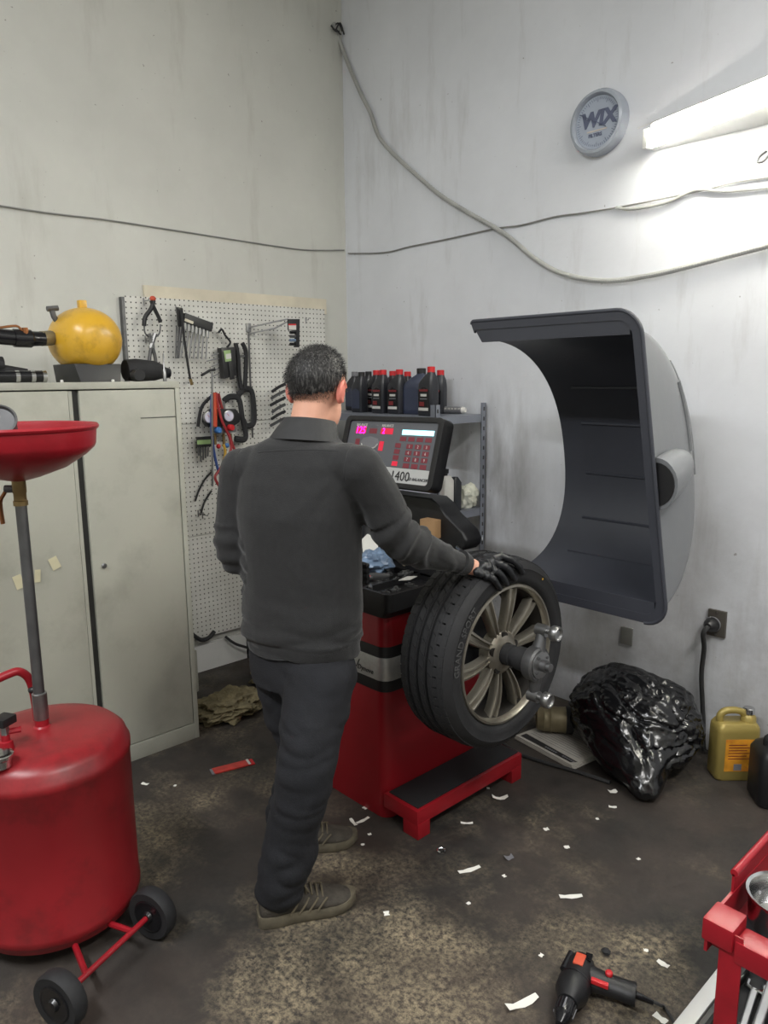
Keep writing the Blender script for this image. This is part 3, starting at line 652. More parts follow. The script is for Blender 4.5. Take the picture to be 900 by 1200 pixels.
b = MB(); b.tube([wx(30, 392, 0.52), wx(29, 384, 0.52)], 0.012, 8); b.tube(smooth_path([wx(33, 387, 0.52), wx(26, 387, 0.52), wx(19, 382, 0.52), wx(0, 384, 0.52)], 4), 0.005, 6); build(b, 'valve_lever', 'copper', t)
# air ratchet / impact gun
c = V((0.5, -1.60, ZT)); t = thing('impact_gun', 'black air impact gun lying right of the yellow tank', 'impact gun', c)
b = MB(); b.tube([c + V((0.0, -0.11, 0.05)), c + V((0.0, -0.06, 0.05)), c + V((0, 0.03, 0.047)), c + V((0, 0.06, 0.044))], [0.045, 0.05, 0.044, 0.034], 14); build(b, 'motor_housing', 'black_matte', t)
b = MB(); b.tube([c + V((0, 0.06, 0.04)), c + V((0, 0.1, 0.036))], [0.03, 0.022], 12); build(b, 'nose', 'black_gloss', t)
b = MB(); b.tube([c + V((0.02, -0.08, 0.03)), c + V((0.12, -0.1, 0.027))], [0.026, 0.024], 10); build(b, 'handle', 'black_plastic', t)
b = MB(); b.lathe([(0.035, -0.02), (0.042, 0), (0.035, 0.02)], c + V((-0.06, 0.06, 0.05)), 'y', 16); build(b, 'rear_cap', 'black_plastic', t)
c = V((0.42, -2.10, ZT)); t = thing('torch_nozzle', 'black torch head and fittings at the left on the cabinet', 'nozzle', c)
b = MB(); b.tube([c + V((0, -0.2, 0.075)), c + V((0, -0.085, 0.075))], [0.036, 0.03], 14); build(b, 'bulb', 'black_matte', t)
b = MB(); b.tube([c + V((0, -0.12, 0.06)), c + V((0.02, 0.0, 0.04))], [0.02, 0.016], 10); build(b, 'stem', 'black_matte', t)
b = MB(); b.tube([c + V((0.05, -0.14, 0.025)), c + V((0.05, 0.06, 0.025))], 0.024, 14); t2 = build(b, 'coupling', 'black_gloss', t)
for dy in (-0.06, 0.0, 0.045): build(MB().tube([c + V((0.05, dy, 0.025)), c + V((0.05, dy + 0.016, 0.025))], 0.0252, 16), 'collar', 'chrome', t2)
c = V((0.62, -1.50 - 0.085, ZT)); one(MB().tube([c + V((0, 0, 0)), c + V((0, 0, 0.05)), c + V((0, 0, 0.055)), c + V((0, 0, 0.12))], [0.008, 0.008, 0.004, 0.004], 8), 'steel_pin', 'steel', c, 'thin steel pin standing at the right end of the cabinet top', 'pin')
for i, (x, lab) in enumerate(((72, 'small white cap left under the yellow tank'), (132, 'small white cap right under the yellow tank'))):
    p = wx(x, 441, 0.69); p.z = ZT; one(MB().lathe([(0.006, 0), (0.006, 0.008), (0.004, 0.01), (0.0001, 0.01)], p, 'z', 10), 'bottle_cap', 'label_white', p, lab, 'cap')

# ------------------------------------------------------------------ waste oil drainer
TC = V((1.49, -2.49, 0.0)); t = thing('oil_drainer', 'red wheeled waste oil drainer with a raised round pan', 'oil drainer', TC)
R = 0.245
b = MB(); b.lathe([(0.0001, 0.045), (R - 0.04, 0.045), (R - 0.012, 0.055), (R - 0.004, 0.075), (R, 0.08), (R, 0.10), (R - 0.003, 0.105), (R - 0.003, 0.535), (R, 0.54), (R, 0.56), (R - 0.004, 0.565), (R - 0.012, 0.59), (R - 0.035, 0.612), (R - 0.08, 0.622), (0.08, 0.634), (0.0001, 0.636)], TC, 'z', 56)
build(b, 'tank', 'red_tank', t)
b = MB(); b.lathe([(0.028, 0.625), (0.028, 0.632), (0.02, 0.64), (0.02, 0.665)], TC, 'z', 20); build(b, 'pole_socket', 'red_paint', t)
b = MB(); b.lathe([(0.021, 0.66), (0.021, 0.74), (0.0185, 0.742)], TC, 'z', 20); build(b, 'collar', 'steel', t)
b = MB(); b.lathe([(0.0155, 0.70), (0.0155, 1.32)], TC, 'z', 20); build(b, 'pole', 'steel_dull', t)
b = MB(); b.lathe([(0.020, 1.305), (0.020, 1.318), (0.0175, 1.32), (0.0175, 1.34), (0.019, 1.342), (0.019, 1.385)], TC, 'z', 12); vl = build(b, 'ball_valve', 'brass', t)
p = TC + V((0, 0, 1.352)); d = -RGT.normalized(); d.z = 0
b = MB(); b.tube([p + V((0.0, 0, 0)), p + d * 0.04], 0.011, 8); build(b, 'valve_stem', 'steel_dull', vl)
b = MB(); b.tube(smooth_path([p + d * 0.035, p + d * 0.045 + V((0, 0, -0.015)), p + d * 0.058 + V((0, 0, -0.04)), p + d * 0.056 + V((0, 0, -0.1))], 4), 0.0055, 6, flat=1.6); build(b, 'valve_lever', 'copper', vl)
RB = 0.222
b = MB(); b.lathe([(0.02, 1.375), (0.06, 1.385), (0.13, 1.41), (0.185, 1.445), (0.207, 1.465), (0.212, 1.475), (0.216, 1.515), (0.222, 1.519), (0.224, 1.525), (0.220, 1.531), (0.213, 1.528), (0.209, 1.515), (0.205, 1.475), (0.18, 1.45), (0.12, 1.418), (0.0001, 1.395)], TC, 'z', 60)
build(b, 'drain_pan', 'red_paint', t)
# handle loop
h = [wx(46, 866, 1.43), wx(43, 835, 1.43), wx(39, 810, 1.43), wx(33, 794, 1.43), wx(22, 787, 1.43), wx(10, 790, 1.43), wx(-10, 799, 1.43), wx(-40, 812, 1.43), wx(-48, 855, 1.43)]
for p in (h[0], h[-1]): p.z = 0.615
b = MB(); b.tube(smooth_path(h, 6), 0.0125, 12); build(b, 'push_handle', 'red_paint', t)
p = wx(40, 808, 1.44); build(MB().ell(p, (0.016, 0.018, 0.012), 8), 'clamp_knob', 'black_plastic', t)
# inlet valve and gauge
p = wx(6, 860, 1.55); p.z = 0.622
b = MB(); b.tube([p, p + V((0, 0, 0.03)), p + V((0, 0, 0.032)), p + V((0, 0, 0.05))], [0.022, 0.018, 0.012, 0.012], 12); iv = build(b, 'inlet_valve', 'red_paint', t)
b = MB(); b.tube([p + V((0, 0, 0.045)), p + V((0, 0, 0.08))], 0.012, 6); build(b, 'valve_neck', 'steel', iv)
b = MB(); b.box(p + V((0, 0, 0.092)), (0.045, 0.05, 0.024), M.Rotation(0.5, 3, 'Z')); build(b, 'valve_cap', 'black_plastic', iv, bevel=0.004)
b = MB(); b.tube([p + V((0, 0.01, 0.055)), p + V((0.01, 0.04, 0.055))], 0.009, 8); build(b, 'valve_outlet', 'red_paint', iv)
p = wx(-2, 872, 1.62); p.z = 0.618
b = MB(); b.lathe([(0.03, 0), (0.03, 0.02), (0.036, 0.026), (0.036, 0.034), (0.028, 0.036), (0.0001, 0.032)], p, 'z', 20); build(b, 'sight_gauge', 'chrome', t)
# wheels and axle
w1, w2 = fz(74, 1201), fz(181, 1096)
w1.z = w2.z = 0.0; r = 0.078
axd = (w2 - w1).normalized(); w1 = w1 - axd * 0.0 + V((0, 0, r)); w2 = w2 + V((0, 0, r))
ny = V((0, 0, 1)).cross(axd)
def wheel_rings(c0, prof, n=32):
    return [[c0 + axd * h + (ny * math.cos(2 * PI * k / n) + V((0, 0, 1)) * math.sin(2 * PI * k / n)) * rr for k in range(n)] for rr, h in prof]
b = MB(); b.cyl(w1, w2, 0.0085, 12); axo = build(b, 'axle', 'red_paint', t)
for c0, s in ((w1, -1), (w2, 1)):
    b = MB(); b.loft(wheel_rings(c0, [(0.052, -0.02), (0.072, -0.022), (r - 0.001, -0.014), (r - 0.001, 0.014), (0.072, 0.022), (0.052, 0.02)])); wo = build(b, 'wheel', 'rubber', t)
    b = MB(); b.loft(wheel_rings(c0, [(0.051, -0.0215), (0.046, -0.023), (0.030, -0.016), (0.02, -0.018), (0.014, -0.03), (0.001, -0.031)], 24)); b.loft(wheel_rings(c0, [(0.051, 0.0215), (0.046, 0.023), (0.030, 0.016), (0.02, 0.018), (0.014, 0.03), (0.001, 0.031)], 24)); build(b, 'hub', 'black_gloss', wo)
for k in (0.25, 0.75):
    p = w1 + (w2 - w1) * k; q = TC + (p - TC) * 0.62; q.z = 0.06
    b = MB(); b.tube([p, q], 0.009, 8); build(b, 'axle_strut', 'red_paint', t)
for a in (3.6, 2.4):
    p = TC + V((math.cos(a) * 0.18, math.sin(a) * 0.18, 0)); b = MB(); b.cyl(p + V((0, 0, 0.0005)), p + V((0, 0, 0.05)), 0.02, 10); build(b, 'foot', 'black_plastic', t)
# filter can in the pan
c = TC + V((-0.07, -0.115, 1.44)); n = V((0.72, -0.3, 0.62)).normalized(); q = n.to_track_quat('Z', 'Y').to_matrix()
cn = wx(-4, 493, TC.x + 0.02)
b = MB(); b.lathe([(0.046, -0.075), (0.048, -0.002), (0.052, 0.0), (0.052, 0.004), (0.047, 0.005), (0.044, -0.004), (0.0001, -0.006)], cn, 'z', 28, mtx=q)
one(b, 'oil_filter', 'steel_dull', cn, 'round grey metal filter can leaning in the red drain pan', 'filter')
# ------------------------------------------------------------------ wheel balancer
BX0, BX1, BY0, BY1 = 1.27, 1.832, -1.405, -0.84
bal = thing('wheel_balancer', 'red and black wheel balancer with control panel and raised guard', 'wheel balancer', ((BX0 + BX1) / 2, (BY0 + BY1) / 2, 0))
def rrect(x0, x1, y0, y1, z, r, n=6):
    out = []
    for cx, cy, a0 in ((x1 - r, y1 - r, 0), (x0 + r, y1 - r, PI / 2), (x0 + r, y0 + r, PI), (x1 - r, y0 + r, 1.5 * PI)):
        for k in range(n + 1):
            a = a0 + PI / 2 * k / n; out.append(V((cx + r * math.cos(a), cy + r * math.sin(a), z)))
    return out
def column(z0, z1, g0=0.0, r=0.045, mt='red_machine', name='column'):
    return build(MB().loft([rrect(BX0 - g0, BX1 + g0, BY0 - g0, BY1 + g0, z0, r), rrect(BX0 - g0, BX1 + g0, BY0 - g0, BY1 + g0, z1, r)]), name, mt, bal, bevel=0.002)
column(0.0, 0.80)
column(0.508, 0.682, 0.003, mt='black_plastic', name='black_band')
bp = column(0.553, 0.641, 0.006, mt='silver_band', name='band_plate')
tm = mtx((1.70, BY0 - 0.0075, 0.585), (1, 0, 0), (0, 0, 1))
text('auto', 0.026, tm @ M.Translation((-0.055, 0.010, 0)), 'ink', bp, shear=0.25)
text('/', 0.055, tm @ M.Translation((-0.018, 0.004, 0)), 'ink', bp, shear=0.3)
text('Dynove', 0.028, tm @ M.Translation((0.03, -0.006, 0)), 'ink', bp, shear=0.25)
# platform with legs under the wheel
PXE = 2.0
build(MB().bb((BX1 - 0.01, BY0 - 0.005, 0.055), (PXE, -0.79, 0.112)), 'platform', 'red_machine', bal, bevel=0.006)
build(MB().bb((BX1 + 0.004, BY0 + 0.012, 0.1122), (PXE - 0.014, -0.80, 0.1165)), 'platform_mat', 'black_matte', bal)
for y in (BY0 + 0.028, -0.825):
    build(MB().bb((PXE - 0.075, y - 0.032, 0.0), (PXE + 0.002, y + 0.032, 0.06)), 'leg', 'red_machine', bal, bevel=0.004)
# tray top
TZ = 0.895
b = MB(); x0, x1, y0, y1 = BX0 - 0.03, 1.875, BY0 - 0.02, -0.80
b.loft([rrect(x0 + 0.02, x1 - 0.03, y0 + 0.01, y1, 0.80, 0.03), rrect(x0, x1, y0, y1, 0.83, 0.03), rrect(x0, x1, y0, y1, TZ, 0.03), rrect(x0 + 0.015, x1 - 0.015, y0 + 0.015, y1 - 0.015, TZ, 0.02), rrect(x0 + 0.02, x1 - 0.02, y0 + 0.02, y1 - 0.02, TZ - 0.03, 0.02)])
tray = build(b, 'weight_tray', 'black_plastic', bal)
for xx in (1.42, 1.57, 1.72): build(MB().bb((xx - 0.004, y0 + 0.02, TZ - 0.03), (xx + 0.004, y0 + 0.32, TZ - 0.004)), 'tray_divider', 'black_plastic', tray)
build(MB().bb((x0 + 0.02, y0 + 0.316, TZ - 0.03), (x1 - 0.02, y0 + 0.324, TZ - 0.004)), 'tray_divider', 'black_plastic', tray)
# spindle
WC = V((2.24, -1.2, 0.716)); WR = 0.332
b = MB(); b.lathe([(0.09, BX1 - 0.005), (0.09, BX1 + 0.05), (0.07, BX1 + 0.07), (0.055, BX1 + 0.15), (0.018, BX1 + 0.16), (0.018, 2.39)], (0, WC.y, WC.z), 'x', 28); build(b, 'spindle', 'steel_dull', bal)
# neck that carries the control panel
NY = -0.98
def NP(l, y): return [wy(a, c_, y) for a, c_ in l]
neck = [(424, 574), (505, 584), (514, 592), (522, 604), (534, 616), (542, 624), (546.5, 634), (545, 641), (540, 646), (533, 644), (520, 640), (490, 640), (470, 655), (440, 655)]
build(MB().slab(NP(neck, NY), (0, 0.10, 0)), 'panel_neck', 'black_plastic', bal, bevel=0.012, seg=3)
build(MB().bb((1.30, -0.93, TZ - 0.03), (1.62, -0.86, 1.16)), 'panel_post', 'black_plastic', bal, bevel=0.01)
build(MB().tube([wy(535, 641, NY - 0.012), wy(541, 645, NY - 0.012)], 0.006, 6), 'neck_bolt', 'chrome', bal)
# control panel
tl, tr_, br = wy(408, 487, -1.0), wy(525.5, 490, -1.0), wy(510, 578.5, -1.075)
wd = (tr_ - tl); ux = wd.normalized(); wd = wd.length - 0.012
br = wy(511, 578.5, -1.085); uy = (tr_ - br); ht = uy.length; uy = (uy - ux * uy.dot(ux)).normalized(); ht *= 0.985
pm = mtx(tl - uy * ht, ux, uy)       # local origin bottom-left, z towards operator
def rr2(x0, x1, y0, y1, r, n=5):
    return [(p.x, p.y) for p in rrect(x0, x1, y0, y1, 0, r, n)]
b = MB(); b.prism(rr2(0, wd, 0, ht, 0.028), pm @ M.Translation((0, 0, -0.055)), 0.05)
mon = build(b, 'control_panel', 'black_plastic', bal, bevel=0.006)
fr = MB(); o_ = rr2(0.0, wd, 0, ht, 0.028); i_ = rr2(0.028, wd - 0.028, 0.02, ht - 0.02, 0.014)
fr.loft([[pm @ V((p[0], p[1], -0.006)) for p in o_], [pm @ V((p[0], p[1], 0.006)) for p in o_], [pm @ V((p[0], p[1], 0.006)) for p in i_], [pm @ V((p[0], p[1], -0.006)) for p in i_]], cap=False)
build(fr, 'bezel', 'black_plastic', mon, bevel=0.002)
def plate(name, x0, x1, y0, y1, mt, dz=0.0, par=None, r=None):
    b = MB(); b.prism(rr2(x0, x1, y0, y1, r) if r else [(x0, y0), (x1, y0), (x1, y1), (x0, y1)], pm @ M.Translation((0, 0, -0.004 + dz)), 0.0012); return build(b, name, mt, par or mon)
X0, X1, Y0, Y1 = 0.028, wd - 0.028, 0.02, ht - 0.02
plate('screen_panel', X0, X1, Y0 + 0.062, Y1, 'screen_panel'); plate('name_strip', X0, X1, Y0, Y0 + 0.061, 'strip_silver')
def tx(s, size, fx, fy, mt, sh=0): text(s, size, pm @ M.Translation((X0 + fx * (X1 - X0), Y0 + fy * (Y1 - Y0), -0.0015)), mt, mon, shear=sh)
tx('1400', 0.056, 0.69, 0.105, 'ink'); tx('2D BALANCER', 0.017, 0.88, 0.08, 'ink', 0.25)
def led(x0, x1, y0, y1, mt, name='readout'):
    W, H_ = X1 - X0, Y1 - Y0; return plate(name, X0 + x0 * W, X0 + x1 * W, Y0 + y0 * H_, Y0 + y1 * H_, mt, 0.0014)
led(0.08, 0.205, 0.78, 0.88, 'led_red'); led(0.245, 0.335, 0.785, 0.87, 'led_dim'); led(0.38, 0.52, 0.785, 0.885, 'led_red')
tx('125', 0.044, 0.14, 0.83, 'led_pink'); tx('2', 0.034, 0.415, 0.832, 'led_pink')
tx('BALANCE', 0.016, 0.145, 0.925, 'label_white'); tx('POSITION', 0.010, 0.29, 0.91, 'label_grey'); tx('BALANCE', 0.016, 0.45, 0.925, 'label_white')
led(0.625, 0.96, 0.79, 0.87, 'lcd', 'lcd_bar')
for i in range(4): led(0.615 + i * 0.09, 0.68 + i * 0.09, 0.685, 0.755, 'led_dim', 'key')
for i in range(4): led(0.575, 0.635, 0.27 + i * 0.1, 0.345 + i * 0.1, 'led_red' if i == 0 else 'led_dim', 'key')
for i in range(4):
    for j in range(3): led(0.70 + j * 0.09, 0.765 + j * 0.09, 0.25 + i * 0.105, 0.325 + i * 0.105, 'led_dim', 'key')
ks = ('123', '456', '789')
for i in range(3):
    for j in range(3): tx(ks[i][j], 0.017, 0.732 + j * 0.09, 0.60 - i * 0.105, 'label_white')
led(0.10, 0.15, 0.56, 0.68, 'led_dim', 'arrow_light'); led(0.39, 0.44, 0.5, 0.66, 'led_red', 'arrow_light'); led(0.29, 0.40, 0.36, 0.44, 'led_dim', 'readout')
W, H_ = X1 - X0, Y1 - Y0
arc = [(0.17 + 0.2 * k / 10, 0.62 - 0.1 * math.sin(PI * k / 10)) for k in range(11)]
b = MB(); b.prism([(X0 + W * x, Y0 + H_ * y) for x, y in ((0.16, 0.62), (0.2, 0.54), (0.27, 0.50), (0.35, 0.54), (0.385, 0.63), (0.36, 0.70), (0.27, 0.735), (0.19, 0.70))], pm @ M.Translation((0, 0, -0.0026)), 0.001); build(b, 'wheel_diagram', 'label_grey', mon)
b = MB(); b.tube([pm @ V((X0 + W * x, Y0 + H_ * y, -0.001)) for x, y in ((0.18, 0.60), (0.2, 0.545), (0.25, 0.515), (0.27, 0.46), (0.29, 0.515), (0.35, 0.55), (0.375, 0.61))], 0.003, 5); build(b, 'diagram_line', 'label_white', mon)

# guard: a moulded tub swung up behind the wheel, open towards the operator
guard_pts = []
zt, zb = 1.875, 0.745
def rimx(z, s):            # left (s=0) and right (s=1) rim x at height z
    t = (zt - z) / (zt - zb)
    return (1.66 + 0.09 * t) if s == 0 else (2.405 + 0.115 * t)
def rimy(z):
    t = (zt - z) / (zt - zb); return -0.745 + 0.10 * t
zc, az = 1.31, 0.49
DM = 0.50
NU, NV = 34, 44
def gpt(iu, iv):
    ps = PI * iv / NV; cz = math.cos(ps); n2 = 2.35
    z = zc + az * math.copysign(abs(cz) ** (2 / n2), cz); D = DM * abs(math.sin(ps)) ** (2 / n2)
    xa, xb = rimx(z, 0) + 0.05, rimx(z, 1) - 0.02
    xm = xa + 0.66 * (xb - xa)
    if iu <= 12: x = xa + (xm - xa) * iu / 12; gg = 1.0
    else:
        ph = PI / 2 * (iu - 12) / (NU - 12); n1 = 3.6
        s = abs(math.sin(ph)) ** (2 / n1); gg = abs(math.cos(ph)) ** (2 / n1)
        x = xm + (xb - xm) * s
    return V((x, rimy(z) + 0.012 + D * gg, z))
b = MB(); vs = [gpt(i, j) for j in range(NV + 1) for i in range(NU + 1)]
fs = [(j * (NU + 1) + i, j * (NU + 1) + i + 1, (j + 1) * (NU + 1) + i + 1, (j + 1) * (NU + 1) + i) for j in range(NV) for i in range(NU)]
# thick shell: inner skin dark, outer skin grey
me_n = []
tmp = bpy.data.meshes.new('tmp'); tmp.from_pydata(vs, [], fs); tmp.update(); nr = [v.normal.copy() for v in tmp.vertices]; bpy.data.meshes.remove(tmp)
cen = V((2.05, -0.9, 1.31))
nr = [n_ if (v - cen).dot(n_) > 0 else -n_ for v, n_ in zip(vs, nr)]
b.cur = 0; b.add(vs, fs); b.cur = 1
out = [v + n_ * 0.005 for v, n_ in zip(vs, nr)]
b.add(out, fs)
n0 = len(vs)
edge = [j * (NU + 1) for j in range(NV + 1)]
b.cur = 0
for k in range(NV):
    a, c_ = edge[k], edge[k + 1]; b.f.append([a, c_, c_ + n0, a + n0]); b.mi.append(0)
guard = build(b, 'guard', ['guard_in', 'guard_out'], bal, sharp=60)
# rim flange with rounded corners: outer outline, inner outline follows the tub mouth
def flange_outline(off, n=8):
    pts = []; L0, R0, T0, B0 = 0, 1, zt - off, zb + off
    r = max(0.09 - off, 0.03)
    for (sx, sz, a0) in ((1, 1, 0), (0, 1, PI / 2), (0, 0, PI), (1, 0, 1.5 * PI)):
        zz = T0 - r if sz else B0 + r
        rr = r if sx else 0.012
        for k in range(n + 1):
            a = a0 + PI / 2 * k / n
            z = (T0 - rr if sz else B0 + rr) + rr * math.sin(a)
            xe = rimx(z, sx) + (-off if sx else off * 0.3)
            x = (xe - rr if sx else xe + rr) + rr * math.cos(a)
            pts.append(V((x, rimy(z), z)))
    return pts
fo = flange_outline(0.0); fi = flange_outline(0.035)
# drop the left side of the flange between the corners (open machine side)
def strip(name, o1, o2, mt, th):
    b = MB(); n = len(o1)
    for k in range(n - 1): pass
    vs = []
    for p, q in zip(o1, o2): vs += [p, q, p + V((0, th, 0)), q + V((0, th, 0))]
    fs = []
    idx = list(range(n))
    # order: right-top, left-top | left-bottom, right-bottom ; walk right-bottom -> right-top -> left-top, and left-bottom
    h = n // 4
    order = list(range(2 * h, 4 * h)) + list(range(0, 2 * h))
    for a, c_ in zip(order[:-1], order[1:]):
        A_, C_ = a * 4, c_ * 4
        fs += [(A_, A_ + 1, C_ + 1, C_), (A_ + 2, C_ + 2, C_ + 3, A_ + 3), (A_, C_, C_ + 2, A_ + 2), (A_ + 1, A_ + 3, C_ + 3, C_ + 1)]
    for e in (order[0], order[-1]): fs.append((e * 4, e * 4 + 1, e * 4 + 3, e * 4 + 2))
    b.add(vs, fs); return build(b, name, mt, guard, sharp=50)
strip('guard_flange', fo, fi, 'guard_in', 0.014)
# upper flat web between flange and tub mouth
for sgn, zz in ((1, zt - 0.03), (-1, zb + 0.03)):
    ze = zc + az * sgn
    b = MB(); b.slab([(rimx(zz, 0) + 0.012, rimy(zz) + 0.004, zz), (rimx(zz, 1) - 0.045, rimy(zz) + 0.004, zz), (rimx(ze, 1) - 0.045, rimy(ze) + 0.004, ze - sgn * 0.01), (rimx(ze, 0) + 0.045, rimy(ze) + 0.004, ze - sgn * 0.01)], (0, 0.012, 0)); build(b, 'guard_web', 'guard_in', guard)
# raised lip running round the outside of the flange
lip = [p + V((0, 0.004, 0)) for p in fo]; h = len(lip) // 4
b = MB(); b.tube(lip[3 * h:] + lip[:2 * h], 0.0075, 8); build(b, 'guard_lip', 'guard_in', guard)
# ribs pressed into the inner back
def gs(u, v):
    return gpt(u, v)
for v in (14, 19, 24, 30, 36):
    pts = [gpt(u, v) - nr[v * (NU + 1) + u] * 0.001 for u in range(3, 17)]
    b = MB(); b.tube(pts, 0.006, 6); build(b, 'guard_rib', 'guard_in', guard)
# arcs raised on the outside
for (f, v0, v1) in ((16, 6, 30), (21, 10, 24), (26, 13, 22)):
    pts = [gpt(f, v) + nr[v * (NU + 1) + f] * 0.004 for v in range(v0, v1)]
    b = MB(); b.tube(pts, 0.012, 8); build(b, 'guard_ridge', 'guard_out', guard)
# bulged finger pocket on the outer side
pz = 1.27; rings = []
for i in range(9):
    t_ = i / 8; sc = (1 - t_ ** 2.2) ** 0.5 if t_ < 1 else 0.02
    c_ = V((rimx(pz, 1) - 0.012 - 0.03 * t_, rimy(pz) + 0.022 + 0.30 * t_, pz + 0.06 * t_))
    rings.append([c_ + V((max(0.0, math.cos(a)) * 0.085 * sc + (0.0 if math.cos(a) > 0 else -0.004), 0, math.sin(a) * 0.095 * sc)) for a in [2 * PI * k / 24 for k in range(24)]])
b = MB(); b.loft(rings); build(b, 'guard_pocket', 'guard_out', guard, sharp=60)
c_ = rings[0]; m_ = sum(c_, V()) / len(c_)
b = MB(); b.loft([[m_ + (p - m_) * 0.82 + V((0, -0.004, 0)) for p in c_], [m_ + (p - m_) * 0.82 + V((0, 0.002, 0)) for p in c_]]); build(b, 'pocket_mouth', 'black_plastic', guard)
# hinge arm
b = MB(); b.tube([(1.70, -0.82, 0.55), (1.72, -0.76, 0.78), (1.80, -0.70, 0.9)], 0.022, 10); build(b, 'guard_arm', 'black_plastic', bal)
b = MB(); b.cyl((1.5, -0.82, 0.55), (1.86, -0.82, 0.55), 0.03, 14); build(b, 'guard_hinge', 'steel_dull', bal)

# ------------------------------------------------------------------ the wheel
wh = thing('car_wheel', 'alloy car wheel with a low profile tyre on the balancer spindle', 'wheel', (WC.x - 0.11, WC.y, WC.z - WR))
XB = 2.02; XF = 2.238; R0 = 0.242
prof = [(R0 + 0.002, XB + 0.022), (R0 + 0.012, XB + 0.004), (R0 + 0.04, XB - 0.004), (WR - 0.025, XB + 0.004), (WR - 0.008, XB + 0.018), (WR - 0.001, XB + 0.032)]
# tread grooves as real geometry
g_ = [0.058, 0.098, 0.138, 0.176]
for k in g_: prof += [(WR, XB + k - 0.006), (WR - 0.009, XB + k - 0.005), (WR - 0.009, XB + k + 0.005), (WR, XB + k + 0.006)]
prof += [(WR - 0.001, XF - 0.028), (WR - 0.008, XF - 0.014), (WR - 0.025, XF + 0.001), (WR - 0.033, XF + 0.005), (WR - 0.036, XF + 0.003), (R0 + 0.03, XF + 0.006), (R0 + 0.012, XF + 0.0), (R0 + 0.002, XF - 0.016)]
tyre = build(MB().lathe(prof, (0, WC.y, WC.z), 'x', 96, cap=False), 'tyre', 'rubber', wh, sharp=50)
def wp(x, r, a): return V((x, WC.y + r * math.cos(a), WC.z + r * math.sin(a)))
# shoulder blocks, split by cross cuts
blk = None
NB = 60
for side_ in (0, 1):
    proto = None
    for k in range(NB):
        a = 2 * PI * k / NB; da = 2 * PI / NB * 0.84
        if proto is None:
            b = MB(); x0, x1 = (XF - 0.058, XF - 0.016) if side_ else (XB + 0.018, XB + 0.05)
            vs = []
            for x in (x0, x1):
                for aa in (0, da / 2, da):
                    hi = WR + 0.0035 if (x == (x0 if side_ else x1)) else WR - 0.004
                    vs += [V((x, (WR - 0.015) * math.cos(aa), (WR - 0.015) * math.sin(aa))), V((x, hi * math.cos(aa), hi * math.sin(aa)))]
            fs = [(0, 1, 3, 2), (2, 3, 5, 4), (6, 8, 9, 7), (8, 10, 11, 9), (1, 7, 9, 3), (3, 9, 11, 5), (0, 2, 8, 6), (2, 4, 10, 8), (0, 6, 7, 1), (4, 5, 11, 10)]
            b.add(vs, fs); proto = build(b, 'tread_block', 'rubber', tyre, local=True); me_ = proto.data; oo = proto
        else:
            oo = proto.copy(); COL.objects.link(oo); oo.parent = tyre
        oo.location = WM[tyre].inverted() @ V((0, WC.y, WC.z)); oo.rotation_euler = (a, 0, 0)
# centre ribs: diagonal cuts shown as thin raised blocks
protos = {}
for row, kx in enumerate((0.066, 0.106, 0.146)):
    for k in range(48):
        a = 2 * PI * k / 48 + row * 0.05
        if row not in protos:
            x0, x1 = XB + kx + 0.001, XB + kx + 0.022; da = 2 * PI / 48 * 0.86; sk = 0.05; vs = []
            for x, s in ((x0, 0), (x1, sk)):
                for aa in (s, s + da): vs += [V((x, (WR - 0.01) * math.cos(aa), (WR - 0.01) * math.sin(aa))), V((x, (WR + 0.003) * math.cos(aa), (WR + 0.003) * math.sin(aa)))]
            b = MB(); b.add(vs, [(0, 1, 3, 2), (4, 6, 7, 5), (1, 5, 7, 3), (0, 2, 6, 4), (0, 4, 5, 1), (2, 3, 7, 6)]); protos[row] = oo = build(b, 'tread_block', 'rubber', tyre, local=True)
        else:
            oo = protos[row].copy(); COL.objects.link(oo); oo.parent = tyre
        oo.location = WM[tyre].inverted() @ V((0, WC.y, WC.z)); oo.rotation_euler = (a, 0, 0)
def bend_(a_mid, r_):
    def f(co):
        a = a_mid - co.x / r_; rr = r_ + co.y
        return V((XF + 0.0055 + co.z, WC.y + rr * math.cos(a), WC.z + rr * math.sin(a)))
    return f
text('GRAND SPORT', 0.034, None, 'rubber_mark', tyre, bend=bend_(PI * 0.87, 0.279), ext=0.001)
p = wp(XF + 0.006, 0.29, 0.95); build(MB().lathe([(0.004, 0), (0.004, 0.001), (0.0001, 0.001)], p, 'x', 8), 'yellow_dot', 'yellow_paint', tyre)
# rim barrel
b = MB(); b.lathe([(R0 + 0.006, XF - 0.014), (R0 + 0.001, XF - 0.004), (R0 - 0.006, XF - 0.003), (R0 - 0.011, XF - 0.010), (R0 - 0.015, XF - 0.026), (R0 - 0.010, XF - 0.030), (R0 + 0.006, XF - 0.014)], (0, WC.y, WC.z), 'x', 72, cap=False)
rim = build(b, 'rim', 'alloy', wh, sharp=50)
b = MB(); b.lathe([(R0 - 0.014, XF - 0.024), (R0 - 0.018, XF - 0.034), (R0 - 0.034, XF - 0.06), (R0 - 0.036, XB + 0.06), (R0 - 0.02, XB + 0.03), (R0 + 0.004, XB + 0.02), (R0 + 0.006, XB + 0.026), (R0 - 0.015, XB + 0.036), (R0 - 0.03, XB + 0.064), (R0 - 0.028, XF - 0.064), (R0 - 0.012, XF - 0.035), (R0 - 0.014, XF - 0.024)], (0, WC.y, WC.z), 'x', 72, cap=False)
build(b, 'barrel', 'alloy_dark', rim, sharp=50)
